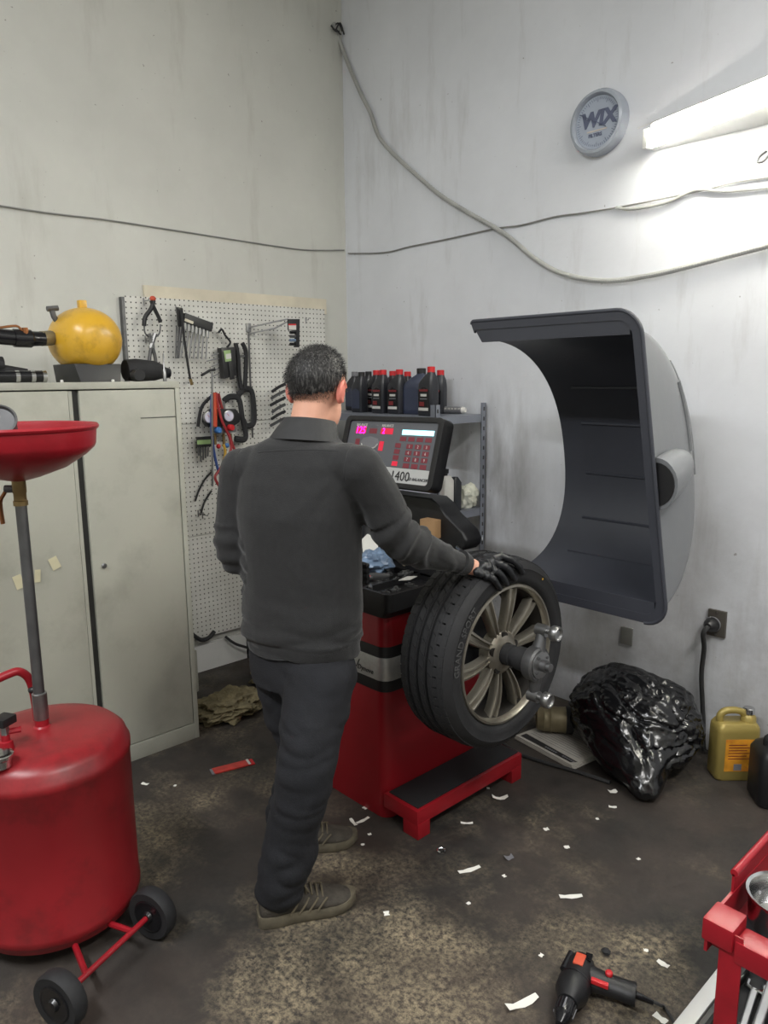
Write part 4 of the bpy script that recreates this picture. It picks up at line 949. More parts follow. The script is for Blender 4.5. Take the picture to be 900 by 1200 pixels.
b = MB(); b.lathe([(0.034, XF - 0.075), (0.034, XF - 0.022), (0.040, XF - 0.016), (0.062, XF - 0.022), (0.076, XF - 0.034), (0.076, XF - 0.075)], (0, WC.y, WC.z), 'x', 40, cap=False); build(b, 'hub', 'alloy', rim)
for k in range(5):
    a = 2 * PI * k / 5 + 0.32
    b = MB(); b.lathe([(0.0155, 0), (0.0155, 0.0185), (0.0001, 0.018)], wp(XF - 0.041, 0.060, a), 'x', 14); build(b, 'lug_hole', 'alloy_dark', rim)
sp = None
for k in range(10):
    a = 2 * PI * k / 10 + 0.1
    if sp is None:
        secs = []
        for i in range(9):
            t_ = i / 8; r_ = 0.07 + (R0 - 0.012 - 0.07) * t_
            w_ = 0.0125 + 0.0125 * t_ ** 1.2; x = XF - 0.030 + 0.012 * math.sin(PI * t_ * 0.8) - 0.004 * t_; d = 0.034
            prof_ = [(-w_, -d), (-w_ * 1.0, -0.010), (-w_ * 0.82, -0.001), (-w_ * 0.5, 0.0), (-w_ * 0.34, -0.010), (w_ * 0.34, -0.010), (w_ * 0.5, 0.0), (w_ * 0.82, -0.001), (w_, -0.010), (w_, -d)]
            sw = 0.004 * math.sin(PI * t_)
            secs.append([V((x + h_, r_, q_ + sw)) for q_, h_ in prof_])
        b = MB(); b.loft(secs); sp = oo = build(b, 'spoke', 'alloy', rim, local=True, sharp=30)
    else:
        oo = sp.copy(); COL.objects.link(oo); oo.parent = rim
    oo.location = WM[rim].inverted() @ V((0, WC.y, WC.z)); oo.rotation_euler = (a, 0, 0)
# dark well behind the spokes: balancer flange
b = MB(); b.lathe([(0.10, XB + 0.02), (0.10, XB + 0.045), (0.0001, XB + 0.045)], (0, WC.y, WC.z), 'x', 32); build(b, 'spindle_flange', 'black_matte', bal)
# quick nut
qn = thing('quick_nut', 'dark clamping nut with two knobbed arms on the wheel hub', 'clamping nut', (XF + 0.02, WC.y, WC.z - 0.04))
c_ = (0, WC.y, WC.z)
b = MB(); b.lathe([(0.020, XF - 0.03), (0.036, XF - 0.028), (0.037, XF + 0.012), (0.031, XF + 0.014), (0.031, XF + 0.03), (0.040, XF + 0.034), (0.041, XF + 0.085), (0.02, XF + 0.087)], c_, 'x', 30); build(b, 'sleeve', 'black_matte', qn)
b = MB(); b.lathe([(0.02, XF + 0.083), (0.056, XF + 0.085), (0.058, XF + 0.092), (0.058, XF + 0.118), (0.052, XF + 0.124), (0.02, XF + 0.124)], c_, 'x', 32); build(b, 'nut_body', 'steel_dull', qn)
b = MB(); b.lathe([(0.046, XF + 0.123), (0.046, XF + 0.128), (0.02, XF + 0.13)], c_, 'x', 28); fp = build(b, 'nut_face', 'steel', qn)
for k in range(4):
    p = wp(XF + 0.129, 0.034, k * PI / 2 + 0.6); build(MB().lathe([(0.005, 0), (0.005, 0.004), (0.0001, 0.004)], p, 'x', 8), 'screw', 'steel_dull', fp)
b = MB(); b.lathe([(0.02, XF + 0.128), (0.02, XF + 0.15), (0.014, XF + 0.152), (0.014, XF + 0.165), (0.0001, XF + 0.166)], c_, 'x', 20); build(b, 'shaft_end', 'steel_dull', qn)
for a in (1.28, 1.28 + PI + 0.25):
    b = MB(); b.tube([wp(XF + 0.104, 0.045, a), wp(XF + 0.106, 0.075, a), wp(XF + 0.104, 0.112, a)], [0.026, 0.020, 0.017], 12, flat=0.8); build(b, 'arm', 'steel_dull', qn)
    b = MB(); b.tube([wp(XF + 0.085, 0.112, a), wp(XF + 0.125, 0.112, a)], 0.020, 14); build(b, 'arm_end', 'steel', qn)
    b = MB(); b.tube([wp(XF + 0.12, 0.112, a), wp(XF + 0.142, 0.112, a)], 0.009, 10); build(b, 'knob_stem', 'steel', qn)
    p = wp(XF + 0.14, 0.112, a); b = MB(); b.lathe([(0.010, 0), (0.024, 0.004), (0.026, 0.008), (0.026, 0.026), (0.022, 0.031), (0.018, 0.030), (0.015, 0.024), (0.0001, 0.024)], p, 'x', 22); build(b, 'knob', 'steel', qn)

# ------------------------------------------------------------------ clutter in the tray
GW = 'grey wheel weights in the balancer tray'
wgt = None
for k in range(26):
    x = random.uniform(1.60, 1.83); y = random.uniform(-1.38, -1.14)
    s = random.choice((1.0, 1.3, 0.8))
    if wgt is None:
        b = MB(); b.prism([(-0.02, -0.006), (0.02, -0.006), (0.022, 0.0), (0.018, 0.006), (-0.018, 0.006), (-0.022, 0.0)], M.Identity(4), 0.007); b.box((0, 0.004, 0.010), (0.012, 0.008, 0.006))
        wgt = build(b, 'wheel_weight', 'steel', None, (0, 0, 0), bevel=0.001); o = wgt
    else: o = wgt.copy(); COL.objects.link(o)
    tag(o, 'small grey clip-on wheel weight lying in the balancer tray', 'wheel weight', GW)
    o.location = (x, y, TZ - 0.029 + 0.0085 * (k % 4)); o.rotation_euler = (0, 0, random.uniform(0, 6)); o.scale = (s, s, s)
def on_tray(px, py, z=TZ): return fz(px, py, z)
p = on_tray(434, 676); t = thing('weight_pliers', 'red handled pliers lying in the balancer tray', 'pliers', p)
d = V((0.73, 0.68, 0)).normalized(); e = V((-d.y, d.x, 0))
for s in (-1, 1):
    b = MB(); b.tube(smooth_path([p - d * 0.10 + e * 0.028 * s, p - d * 0.05 + e * 0.022 * s, p + e * 0.006 * s], 4), 0.009, 8); build(b, 'handle', 'cap_red', t)
b = MB(); b.tube([p - d * 0.01, p + d * 0.02, p + d * 0.075 + V((0, 0, 0.005))], [0.014, 0.018, 0.008], 8, flat=0.7); build(b, 'jaw', 'steel_dull', t)
p = wy(436, 640, -1.02)
b = MB(); b.slab([wy(427, 670, -1.10), wy(445, 655, -1.06), wy(440, 632, -1.0), wy(430, 626, -0.99), wy(424, 632, -1.0)], (0.002, 0.004, 0.001)); one(b, 'paper_sheet', 'white_paper', wy(436, 658, -1.06), 'crumpled white paper sheet propped at the back of the tray', 'paper')
p = on_tray(455, 656); b = MB(); b.box(V((1.63, -1.02, TZ + 0.035)), (0.11, 0.09, 0.075), M.Rotation(0.4, 3, 'Z')); one(b, 'cardboard_box', 'cardboard_pale', (1.63, -1.02, TZ), 'small pale cardboard box at the back of the tray', 'box', bevel=0.002)
b = MB(); b.box(wy(505, 619, -1.0), (0.075, 0.05, 0.075), M.Rotation(0.1, 3, 'Z')); one(b, 'small_carton', 'cardboard', wy(505, 619, -1.0), 'small tan carton against the black panel neck', 'box', bevel=0.002)
def crumple(c, rad, amp, fr, seed, name, mt, label, cat, sub=4, zmin=None, ridg=0.0):
    bm = bmesh.new(); bmesh.ops.create_icosphere(bm, subdivisions=sub, radius=1.0); c = V(c)
    for v in bm.verts:
        n_ = v.co.normalized(); q = n_ * fr + V((seed, seed * 1.7, seed * 0.3))
        d = noise.noise(q) * amp + noise.noise(q * 2.3) * amp * 0.5 - ridg * (1 - abs(noise.noise(q * 1.6 + V((3, 1, 2)))) ** 0.6) + ridg * 0.5
        d += (noise.voronoi(q * 1.7)[0][0] - 0.25) * amp * 0.9
        co = V((n_.x * rad[0], n_.y * rad[1], n_.z * rad[2])) * (1 + d)
        v.co = c + co
        if zmin is not None and v.co.z < zmin: v.co.z = zmin + 0.002 * random.random()
    me = bpy.data.meshes.new(name); bm.to_mesh(me); bm.free()
    lo = V((c.x, c.y, zmin if zmin is not None else c.z))
    o = from_mesh(me, name, mt, None, lo, None, 28); tag(o, label, cat); return o
pb = on_tray(440, 668); crumple((pb.x, pb.y, TZ + 0.035), (0.055, 0.06, 0.045), 0.35, 1.6, 4.1, 'plastic_packet', 'blue_film', 'crumpled blue-grey plastic packet in the tray', 'packet', 4, TZ - 0.01)
# open small parts box at the right of the tray
c = V((1.74, -1.02, TZ - 0.01)); t = thing('parts_box', 'open black parts box at the right of the balancer tray', 'box', c)
b = MB(); b.bb((c.x - 0.1, c.y - 0.09, c.z), (c.x + 0.1, c.y + 0.09, c.z + 0.006)); build(b, 'base', 'black_plastic', t)
for a, d_ in (((-0.1, -0.09), (0.1, -0.084)), ((-0.1, 0.084), (0.1, 0.09)), ((-0.1, -0.084), (-0.094, 0.084)), ((0.094, -0.084), (0.1, 0.084))):
    build(MB().bb((c.x + a[0], c.y + a[1], c.z), (c.x + d_[0], c.y + d_[1], c.z + 0.06)), 'side', 'black_plastic', t)
for i in range(3):
    b = MB(); p = c + V((-0.05 + i * 0.045, -0.02 + 0.02 * i, 0.045)); b.tube([p + V((0, -0.06, 0)), p + V((0.01, 0.06, 0.02))], 0.012, 8); one(b, 'socket', 'steel_dull' if i else 'rust_brass', p, ['brown socket extension in the open parts box', 'middle grey socket extension in the open parts box', 'right grey socket extension in the open parts box'][i], 'socket')
p = on_tray(478, 680); b = MB(); b.slab([p + V((-0.02, -0.03, 0)), p + V((0.03, -0.02, 0.01)), p + V((0.02, 0.03, 0.012)), p + V((-0.025, 0.02, 0.004))], (0, 0, 0.003)); one(b, 'paper_tag', 'label_white', p, 'small white tag lying among the wheel weights', 'tag')

# ------------------------------------------------------------------ shelf unit in the corner
SX0, SX1, SY0, SY1 = 0.12, 1.155, -0.415, -0.02
sh = thing('shelf_unit', 'grey metal shelf unit standing in the room corner', 'shelf', ((SX0 + SX1) / 2, (SY0 + SY1) / 2, 0))
for x in (SX0, SX1):
    for y in (SY0, SY1):
        b = MB(); sx_ = 1 if x == SX0 else -1; sy_ = 1 if y == SY0 else -1
        b.bb((x, y, 0), (x + sx_ * 0.003, y + sy_ * 0.034, 1.515)); b.bb((x, y, 0), (x + sx_ * 0.034, y + sy_ * 0.003, 1.515))
        po = build(b, 'post', 'shelf_metal', sh)
        if x == SX1:
            for k in range(28): build(MB().box((x + 0.0008, y + sy_ * 0.017, 0.08 + k * 0.052), (0.0016, 0.009, 0.02)), 'slot', 'cable_dark', po)
for z in (0.25, 0.95, 1.455):
    b = MB(); b.bb((SX0 + 0.004, SY0 + 0.004, z - 0.006), (SX1 - 0.004, SY1 - 0.004, z)); b.bb((SX0 + 0.004, SY0 + 0.004, z - 0.04), (SX1 - 0.004, SY0 + 0.008, z - 0.006)); b.bb((SX1 - 0.008, SY0 + 0.004, z - 0.04), (SX1 - 0.004, SY1 - 0.004, z - 0.006))
    build(b, 'shelf_board', 'shelf_metal', sh)
# bottles
def bottle(c, h, w_, d_, rz, capm, body, label, red=True, jug=False):
    c = V(c); t = thing('oil_bottle', label, 'bottle', c, rz, None)
    def rr(w2, d2, z, ox=0.0): return [V((p.x + ox, p.y, z)) for p in rrect(-w2, w2, -d2, d2, 0, min(w2, d2) * 0.45, 4)]
    nk = 0.016 if not jug else 0.02; ox = w_ * 0.22
    b = MB(); b.loft([rr(w_ * 0.46, d_ * 0.45, 0), rr(w_ * 0.5, d_ * 0.5, 0.008), rr(w_ * 0.5, d_ * 0.5, h * 0.55), rr(w_ * 0.47, d_ * 0.48, h * 0.66, ox * 0.1), rr(w_ * 0.33, d_ * 0.4, h * 0.78, ox * 0.6), rr(nk * 1.15, nk * 1.1, h * 0.86, ox), rr(nk, nk, h * 0.9, ox)]); bo = build(b, 'bottle_body', body, t, local=True, sharp=60)
    b = MB(); b.lathe([(nk * 1.25, h * 0.885), (nk * 1.25, h * 0.99), (nk * 1.1, h), (0.0001, h)], (ox, 0, 0), 'z', 16); build(b, 'cap', capm, t, local=True)
    y = -d_ * 0.5 - 0.0008
    b = MB(); b.add([(-w_ * 0.38, y, h * 0.1), (w_ * 0.38, y, h * 0.1), (w_ * 0.38, y, h * 0.53), (0, y + 0.001, h * 0.60), (-w_ * 0.38, y, h * 0.53), (-w_ * 0.38, y + 0.0015, h * 0.1), (w_ * 0.38, y + 0.0015, h * 0.1), (w_ * 0.38, y + 0.0015, h * 0.53), (0, y + 0.0025, h * 0.60), (-w_ * 0.38, y + 0.0015, h * 0.53)], [(0, 1, 2, 3, 4), (9, 8, 7, 6, 5)]); lb = build(b, 'label_panel', 'black_gloss' if red else 'bottle_navy', t, local=True)
    if red:
        for (a, e_, z0, z1, m_) in ((-0.3, 0.3, 0.50, 0.545, 'label_red'), (-0.22, 0.22, 0.40, 0.45, 'label_white'), (-0.25, 0.25, 0.34, 0.36, 'label_grey'), (-0.3, 0.05, 0.2, 0.29, 'label_red'), (-0.36, 0.34, 0.11, 0.17, 'label_white')):
            build(MB().bb((w_ * a, y - 0.0008, h * z0), (w_ * e_, y - 0.0002, h * z1)), 'label_print', m_, lb, local=True)
    return t
BZ = 1.4552
rows = [(416, -0.10, 0.235, 'label_grey', 'bottle_black', 'tall dark bottle with a grey cap, leftmost on the shelf', False), (424, -0.27, 0.23, 'black_plastic', 'bottle_black', 'dark bottle with a black cap, second from left on the shelf', False), (432, -0.10, 0.235, 'black_plastic', 'bottle_black', 'dark bottle with a black cap, third from left on the shelf', False),
        (441, -0.185, 0.24, 'cap_red', 'bottle_black', 'red capped oil bottle, leftmost of the red caps', True), (449, -0.285, 0.24, 'cap_red', 'bottle_black', 'red capped oil bottle with its printed label facing out, left of centre', True), (460, -0.10, 0.235, 'cap_red', 'bottle_black', 'red capped oil bottle, third of the red caps from the left', True),
        (468, -0.28, 0.24, 'cap_red', 'bottle_black', 'red capped oil bottle left beside the navy jug', True), (477, -0.10, 0.23, 'cap_red', 'bottle_black', 'red capped oil bottle mostly hidden behind the navy jug', True), (505, -0.34, 0.25, 'cap_red', 'bottle_black', 'red capped oil bottle standing nearest the front shelf post', True), (515, -0.11, 0.235, 'cap_red', 'bottle_black', 'rightmost red capped oil bottle near the wall', True)]
for (px_, y, h, cm, bm_, lab, red) in rows:
    p = wy(px_, 460, y); bottle((p.x - 0.02, y, BZ), h, 0.105 if red else 0.09, 0.062, 0.12 + random.uniform(-0.2, 0.2) if px_ not in (503,) else 0.9, cm, bm_, lab, red)
p = wy(488, 460, -0.24); bottle((p.x - 0.01, -0.23, BZ), 0.245, 0.135, 0.085, 0.3, 'black_plastic', 'bottle_navy', 'larger navy jug with a black cap among the oil bottles', False, True)
# spray tube with pale print lying on the shelf
p = wy(530, 480, -0.10); p.z = BZ + 0.02; t = thing('spray_can', 'small clear tube with white print lying on the shelf', 'tube', (p.x, p.y, BZ))
b = MB(); b.tube([p + V((-0.05, 0, 0)), p + V((0.055, 0.02, 0))], 0.0195, 14); build(b, 'tube_body', 'label_grey', t)
b = MB(); b.tube([p + V((0.055, 0.02, 0)), p + V((0.075, 0.024, 0.001))], [0.0195, 0.012], 14); build(b, 'nozzle', 'label_white', t)
for i in range(5): build(MB().box(p + V((-0.035 + i * 0.02, -0.017 + 0.004 * i, 0.008)), (0.012, 0.004, 0.008)), 'print_mark', 'label_white', t)
# lower shelf
c = V((1.095, -0.285, 0.9502)); t = thing('oil_can', 'white sided can with a black top on the lower shelf', 'can', c)
b = MB(); b.loft([rrect(c.x - 0.045, c.x + 0.045, c.y - 0.035, c.y + 0.035, z, 0.012) for z in (c.z, c.z + 0.17)] + [rrect(c.x - 0.03, c.x + 0.03, c.y - 0.025, c.y + 0.025, c.z + 0.195, 0.012)]); build(b, 'can_body', 'label_white', t)
b = MB(); b.lathe([(0.02, 0.19), (0.02, 0.205), (0.026, 0.207), (0.026, 0.228), (0.0001, 0.23)], c, 'z', 16); build(b, 'cap', 'black_plastic', t)
c = V((1.10, -0.205, 0.9502)); b = MB(); b.loft([rrect(c.x - 0.03, c.x + 0.03, c.y - 0.03, c.y + 0.03, c.z + z, 0.015) for z in (0, 0.15)] + [rrect(c.x - 0.015, c.x + 0.015, c.y - 0.015, c.y + 0.015, c.z + 0.18, 0.01)]); one(b, 'dark_bottle', 'bottle_black', c, 'small dark bottle beside the white can on the lower shelf', 'bottle', bevel=0.004)
crumple((1.09, -0.09, 0.9502 + 0.055), (0.05, 0.06, 0.065), 0.35, 1.5, 9.3, 'plastic_bag', 'clear_bag', 'crumpled clear plastic bag on the lower shelf', 'bag', 4, 0.9502, 0.1)
# ------------------------------------------------------------------ things on the floor
# bag of rubbish
def bag():
    bm = bmesh.new(); bmesh.ops.create_icosphere(bm, subdivisions=6, radius=1.0)
    c = V((2.225, -0.275, 0.17))
    def crease(q, w): return max(0.0, 1 - abs(noise.noise(q)) / w)
    for v in bm.verts:
        n_ = v.co.normalized(); sx_ = 0.285; sy_ = 0.225; sz_ = 0.20
        q = n_ + V((0.25 * noise.noise(n_ * 2), 0.25 * noise.noise(n_ * 2 + V((4, 0, 0))), 0))
        d = noise.noise(q * 1.2 + V((5, 2, 1))) * 0.14 + noise.noise(q * 2.4 + V((1, 9, 4))) * 0.07
        d += -0.055 * crease(V((q.x * 1.6, q.y * 1.6, q.z * 2.6)) + V((1, 7, 3)), 0.16) - 0.035 * crease(V((q.x * 3.6, q.y * 2.2, q.z * 3.0)) + V((9, 2, 3)), 0.14) - 0.020 * crease(V((q.x * 7, q.y * 4, q.z * 6)) + V((2, 8, 5)), 0.2) - 0.010 * crease(V((q.x * 9, q.y * 13, q.z * 8)) + V((6, 1, 5)), 0.25)
        d += 0.05
        co = V((n_.x * sx_, n_.y * sy_, n_.z * sz_)) * (1 + d)
        if n_.z > 0: co.z *= 1 + 0.12 * max(0, 0.3 - n_.x)
        fr_ = max(0.0, n_.dot(V((0.25, -0.80, -0.50)).normalized()))
        co += V((0.15, -0.15, -0.03)) * fr_ ** 7
        v.co = c + co
        if v.co.z < 0.006: v.co.z = 0.004
        if v.co.y > -0.02: v.co.y = -0.02 + (v.co.y + 0.02) * 0.05
    me = bpy.data.meshes.new('rubbish_bag'); bm.to_mesh(me); bm.free()
    me.transform(M.Translation((0, 0, -0.003)))
    tag(from_mesh(me, 'rubbish_bag', 'bag_black', None, (2.2, -0.3, 0.0), None, 50), 'shiny crumpled black rubbish bag on the floor by the wall', 'rubbish bag')
bag()
# catalogue lying on the floor
a, b_, c_ = fz(603, 866, 0.0), fz(671, 903, 0.0), fz(689, 889, 0.0)
ex = (b_ - a); exl = ex.length; ex = ex.normalized(); ey = V((-ex.y, ex.x, 0)); 
if ey.y < 0: ey = -ey
t = thing('catalogue', 'open printed catalogue lying under the wheel', 'catalogue', a)
cm_ = mtx(a + V((0, 0, 0.001)), ex, ey)
for k in range(3):
    b = MB(); b.prism([(0.002 * k, 0), (exl - 0.004 * k, 0.0), (exl - 0.004 * k, 0.40), (0.002 * k, 0.40)], cm_ @ M.Translation((0, 0.002 * k, 0.006 * k)), 0.0058); build(b, 'page_block', 'grey_paper', t)
b = MB(); b.prism([(0.02, 0.018), (exl - 0.03, 0.018), (exl - 0.012, 0.045), (0.02, 0.055)], cm_ @ M.Translation((0, 0, 0.0181)), 0.0006); bar = build(b, 'title_bar', 'ink', t)
for (x0, x1) in ((0.16, 0.23), (0.26, 0.33)):
    for k in range(6):
        xx = x0 + (x1 - x0) * k / 6; b = MB(); b.prism([(xx, 0.028), (xx + 0.008, 0.028), (xx + 0.008, 0.037), (xx, 0.037)], cm_ @ M.Translation((0, 0, 0.0188)), 0.0004); build(b, 'title_mark', 'label_grey', bar)
for k in range(18):
    b = MB(); y = 0.075 + k * 0.017; b.prism([(0.03, y), (exl - 0.03, y), (exl - 0.03, y + 0.003), (0.03, y + 0.003)], cm_ @ M.Translation((0, 0, 0.0181)), 0.0003); build(b, 'print_line', 'label_grey', t)
# drum shaped part standing on the catalogue
p0, p1 = at(622, 842, 2.98), at(668, 836, 2.98)
c = fz(648, 862); c.z = 0.019; t = thing('metal_housing', 'dull brass coloured ribbed housing lying on the catalogue', 'housing', c)
ax_ = V((0.70, 0.55, 0.0)).normalized(); r_ = 0.062
def ring_(cc, rr, n=24): 
    s_ = V((-ax_.y, ax_.x, 0)); return [cc + (s_ * math.cos(2 * PI * k / n) + V((0, 0, 1)) * math.sin(2 * PI * k / n)) * rr for k in range(n)]
cc = c + V((0, 0, r_ + 0.001))
b = MB(); b.loft([ring_(cc + ax_ * s, rr) for s, rr in ((-0.08, 0.04), (-0.075, 0.05), (-0.05, 0.056), (-0.046, 0.059), (-0.04, 0.056), (-0.02, 0.058), (-0.015, 0.061), (-0.01, 0.058), (0.05, 0.06), (0.055, 0.06))]); build(b, 'housing_body', 'rust_brass', t)
b = MB(); b.loft([ring_(cc + ax_ * s, rr) for s, rr in ((0.055, 0.061), (0.06, 0.0625), (0.085, 0.0625), (0.09, 0.05))]); build(b, 'housing_collar', 'black_matte', t)
b = MB(); b.tube([cc + ax_ * 0.1 + V((0, 0, 0.045)), cc + ax_ * 0.115 + V((0, 0, 0.0)), cc + ax_ * 0.13 + V((0, 0, -0.05))], [0.02, 0.024, 0.012], 8, flat=0.5); build(b, 'boot', 'black_plastic', t)
# cord on the floor
pts = [fz(x, y, 0.009) for x, y in ((590, 872), (610, 884), (640, 894), (675, 904), (715, 917))]
one(MB().tube(smooth_path(pts, 6), 0.0085, 8), 'extension_cord', 'cable_dark', pts[2], 'dark cord on the floor running from the balancer to the rubbish bag', 'cord')
# gold jug
c = V((2.595, -0.14, 0.0)); rz = 0.82; t = thing('oil_jug', 'gold plastic oil jug with an orange label by the wall', 'jug', c, rz)
W2, D2, H2 = 0.088, 0.052, 0.245
def rl(w_, d_, z, ox=0.0): return [V((p.x + ox, p.y, z)) for p in rrect(-w_, w_, -d_, d_, 0, min(w_, d_) * 0.42, 5)]
b = MB(); b.loft([rl(W2 * 0.93, D2 * 0.9, 0.001), rl(W2, D2, 0.012), rl(W2, D2, H2 * 0.86), rl(W2 * 0.98, D2 * 0.96, H2 * 0.93), rl(W2 * 0.86, D2 * 0.8, H2)]); bo = build(b, 'jug_body', 'gold_plastic', t, local=True, sharp=60)
b = MB(); b.tube(smooth_path([(-0.062, 0, H2 - 0.012), (-0.066, 0, H2 + 0.02), (-0.045, 0, H2 + 0.042), (0.0, 0, H2 + 0.044), (0.03, 0, H2 + 0.03), (0.045, 0, H2 - 0.01)], 5), 0.0145, 10); build(b, 'handle', 'gold_plastic', t, local=True)
b = MB(); b.lathe([(0.032, H2 - 0.012), (0.030, H2 + 0.018), (0.021, H2 + 0.028), (0.021, H2 + 0.034)], (0.052, 0, 0), 'z', 20); build(b, 'neck', 'gold_plastic', t, local=True)
b = MB(); b.lathe([(0.023, H2 + 0.032), (0.023, H2 + 0.052), (0.019, H2 + 0.056), (0.0001, H2 + 0.056)], (0.052, 0, 0), 'z', 20); build(b, 'cap', 'chrome', t, local=True)
b = MB(); b.bb((-0.058, -D2 - 0.0012, 0.045), (0.065, -D2 - 0.0002, 0.185)); lb = build(b, 'label_panel', 'gold_label', t, local=True)
build(MB().bb((-0.02, -D2 - 0.0022, 0.05), (0.012, -D2 - 0.0013, 0.078)), 'label_print', 'label_grey', lb, local=True)
for k in range(6): build(MB().bb((-0.045, -D2 - 0.002, 0.16 - k * 0.012), (0.03 + 0.02 * (k % 2), -D2 - 0.0013, 0.163 - k * 0.012)), 'label_print', 'label_red', lb, local=True)
# black jug at the frame edge
c = V((2.80, -0.20, 0.0)); t = thing('black_jug', 'black plastic jug beside the gold jug at the picture edge', 'jug', c, 0.7)
b = MB(); b.loft([rl(0.094, 0.075, 0.001), rl(0.1, 0.08, 0.012), rl(0.1, 0.08, 0.20), rl(0.085, 0.07, 0.225), rl(0.05, 0.05, 0.24)]); build(b, 'jug_body', 'black_plastic', t, local=True, sharp=60)
b = MB(); b.lathe([(0.025, 0.235), (0.025, 0.262), (0.0001, 0.264)], (0.03, 0, 0), 'z', 16); build(b, 'cap', 'black_gloss', t, local=True)
b = MB(); b.tube(smooth_path([(-0.06, 0, 0.22), (-0.06, 0, 0.26), (-0.02, 0, 0.27), (0.0, 0, 0.24)], 4), 0.012, 8); build(b, 'handle', 'black_plastic', t, local=True)
# rag
def rag(c, rad, seed, label, name='shop_rag'):
    crumple(c, rad, 0.45, 2.2, seed, name, 'rag', label, 'rag', 5, 0.003, 0.18)
p = fz(262, 838); rag((p.x, p.y + 0.03, 0.04), (0.12, 0.16, 0.055), 2.2, 'crumpled tan shop rag on the floor beside the cabinet')
p = fz(300, 808); rag((p.x - 0.03, p.y + 0.10, 0.045), (0.07, 0.08, 0.07), 6.4, 'smaller tan rag against the person\'s left leg')
# red packet
a, b_ = fz(250, 905), fz(297, 893); ex = (b_ - a); l_ = ex.length; ex = ex.normalized(); ey = V((-ex.y, ex.x, 0)); t = thing('blade_packet', 'flat red plastic blade packet on the floor near the cabinet', 'packet', (a + b_) / 2)
mm = mtx(a + V((0, 0, 0.001)), ex, ey); hw = 0.024
b = MB(); b.prism([(0.0, -hw), (l_ * 0.86, -hw), (l_ * 0.86, hw), (0.0, hw)], mm, 0.006); build(b, 'sleeve', 'pack_red', t, bevel=0.0015)
b = MB(); b.prism([(-0.01, -hw), (0.004, -hw), (0.004, hw), (-0.01, hw)], mm, 0.004); build(b, 'packet_end', 'label_grey', t)
b = MB(); b.prism([(l_ * 0.84, -hw), (l_ * 0.9, -hw), (l_ * 0.9, hw), (l_ * 0.84, hw)], mm @ M.Translation((0, 0, 0.0062)), 0.001); build(b, 'packet_band', 'label_white', t)
b = MB(); b.loft([[mm @ V((x, y, z)) for x, y in ((l_ * 0.86, -hw), (l_, -hw), (l_, hw), (l_ * 0.86, hw))] for z in (0.001, 0.004)], cap=False)
x0, x1 = l_ * 0.86, l_
b = MB()
for (u0, u1, v0, v1) in ((x0, x1, hw * 0.5, hw), (x0, x1, -hw, -hw * 0.5), (x1 - 0.012, x1, -hw * 0.5, hw * 0.5)): b.prism([(u0, v0), (u1, v0), (u1, v1), (u0, v1)], mm, 0.004)
build(b, 'hang_tab', 'cap_red', t)
# paper scraps
def strip_(px, py, l, w_, ang, label, bend=0.006, group=None, name='paper_scrap', mt='white_paper'):
    c = fz(px, py); d = V((math.cos(ang), math.sin(ang), 0)); e = V((-d.y, d.x, 0)); n = 5
    b = MB(); rings = []
    for i in range(n):
        s = i / (n - 1) - 0.5; z = 0.0008 + bend * (4 * s * s); q = c + d * l * s + V((0, 0, z))
        ww = w_ * (0.5 + 0.12 * math.sin(i * 2.1 + px))
        rings.append([q - e * ww, q + e * ww, q + e * ww + V((0, 0, 0.0006)), q - e * ww + V((0, 0, 0.0006))])
    b.loft(rings); one(b, name, mt, c, label, 'paper scrap', group)
ra = math.atan2(RGT.y, RGT.x)
def an(deg): return ra + math.radians(deg)
strip_(550, 1020, 0.082, 0.017, an(22), 'long white paper strip on the floor in front of the balancer', 0.004)
strip_(669, 1051, 0.074, 0.017, an(3), 'white paper strip lying level right of centre on the floor', 0.003)
strip_(612, 1177, 0.095, 0.022, an(24), 'widest white paper strip beside the drill chuck', 0.01)
strip_(777, 1130, 0.034, 0.016, an(-48), 'short white paper tab right of the drill', 0.002)
strip_(774, 1194, 0.036, 0.018, an(-52), 'short white paper tab under the drill cord', 0.002)
strip_(586, 936, 0.062, 0.020, an(2), 'curled off-white paper strip under the platform leg', 0.012)
strip_(547, 965, 0.046, 0.011, an(-3), 'thin white paper strip beside the platform front leg', 0.003)
strip_(414, 964, 0.05, 0.012, an(-62), 'left arm of the white paper V by the left shoe', 0.003)
strip_(425, 962, 0.06, 0.013, an(40), 'right arm of the white paper V by the left shoe', 0.003)
strip_(170, 919, 0.032, 0.014, an(-20), 'white scrap on the floor beside the red drainer', 0.002)
strip_(718, 928, 0.034, 0.022, an(10), 'white scrap just in front of the rubbish bag', 0.004)
strip_(718, 946, 0.03, 0.013, an(-10), 'flat white scrap nearer the camera than the rubbish bag', 0.002)
strip_(596, 1006, 0.03, 0.022, an(15), 'crumpled clear film scrap in the middle of the floor', 0.008, None, 'film_scrap', 'label_grey')
GS = 'tiny white scraps on the floor'
for (x, y) in ((640, 972), (664, 993), (591, 1027), (549, 1059), (453, 1071), (420, 935), (428, 947), (433, 978), (748, 1007), (572, 924), (425, 990), (205, 921), (634, 1120), (757, 1114), (700, 960)):
    s_ = 0.016 if (x, y) in ((640, 972), (664, 993), (453, 1071), (428, 947)) else 0.011
    strip_(x, y, s_ * 1.2, s_, random.uniform(0, 3), 'tiny white paper scrap on the dark floor', 0.001, GS)
c = fz(517, 999); b = MB(); b.lathe([(0.010, 0.001), (0.016, 0.001), (0.016, 0.010), (0.012, 0.012), (0.010, 0.010), (0.010, 0.001)], c, 'z', 20, cap=False); one(b, 'clear_cap', 'chrome', c, 'small shiny ring-shaped cap on the floor by the platform', 'cap')
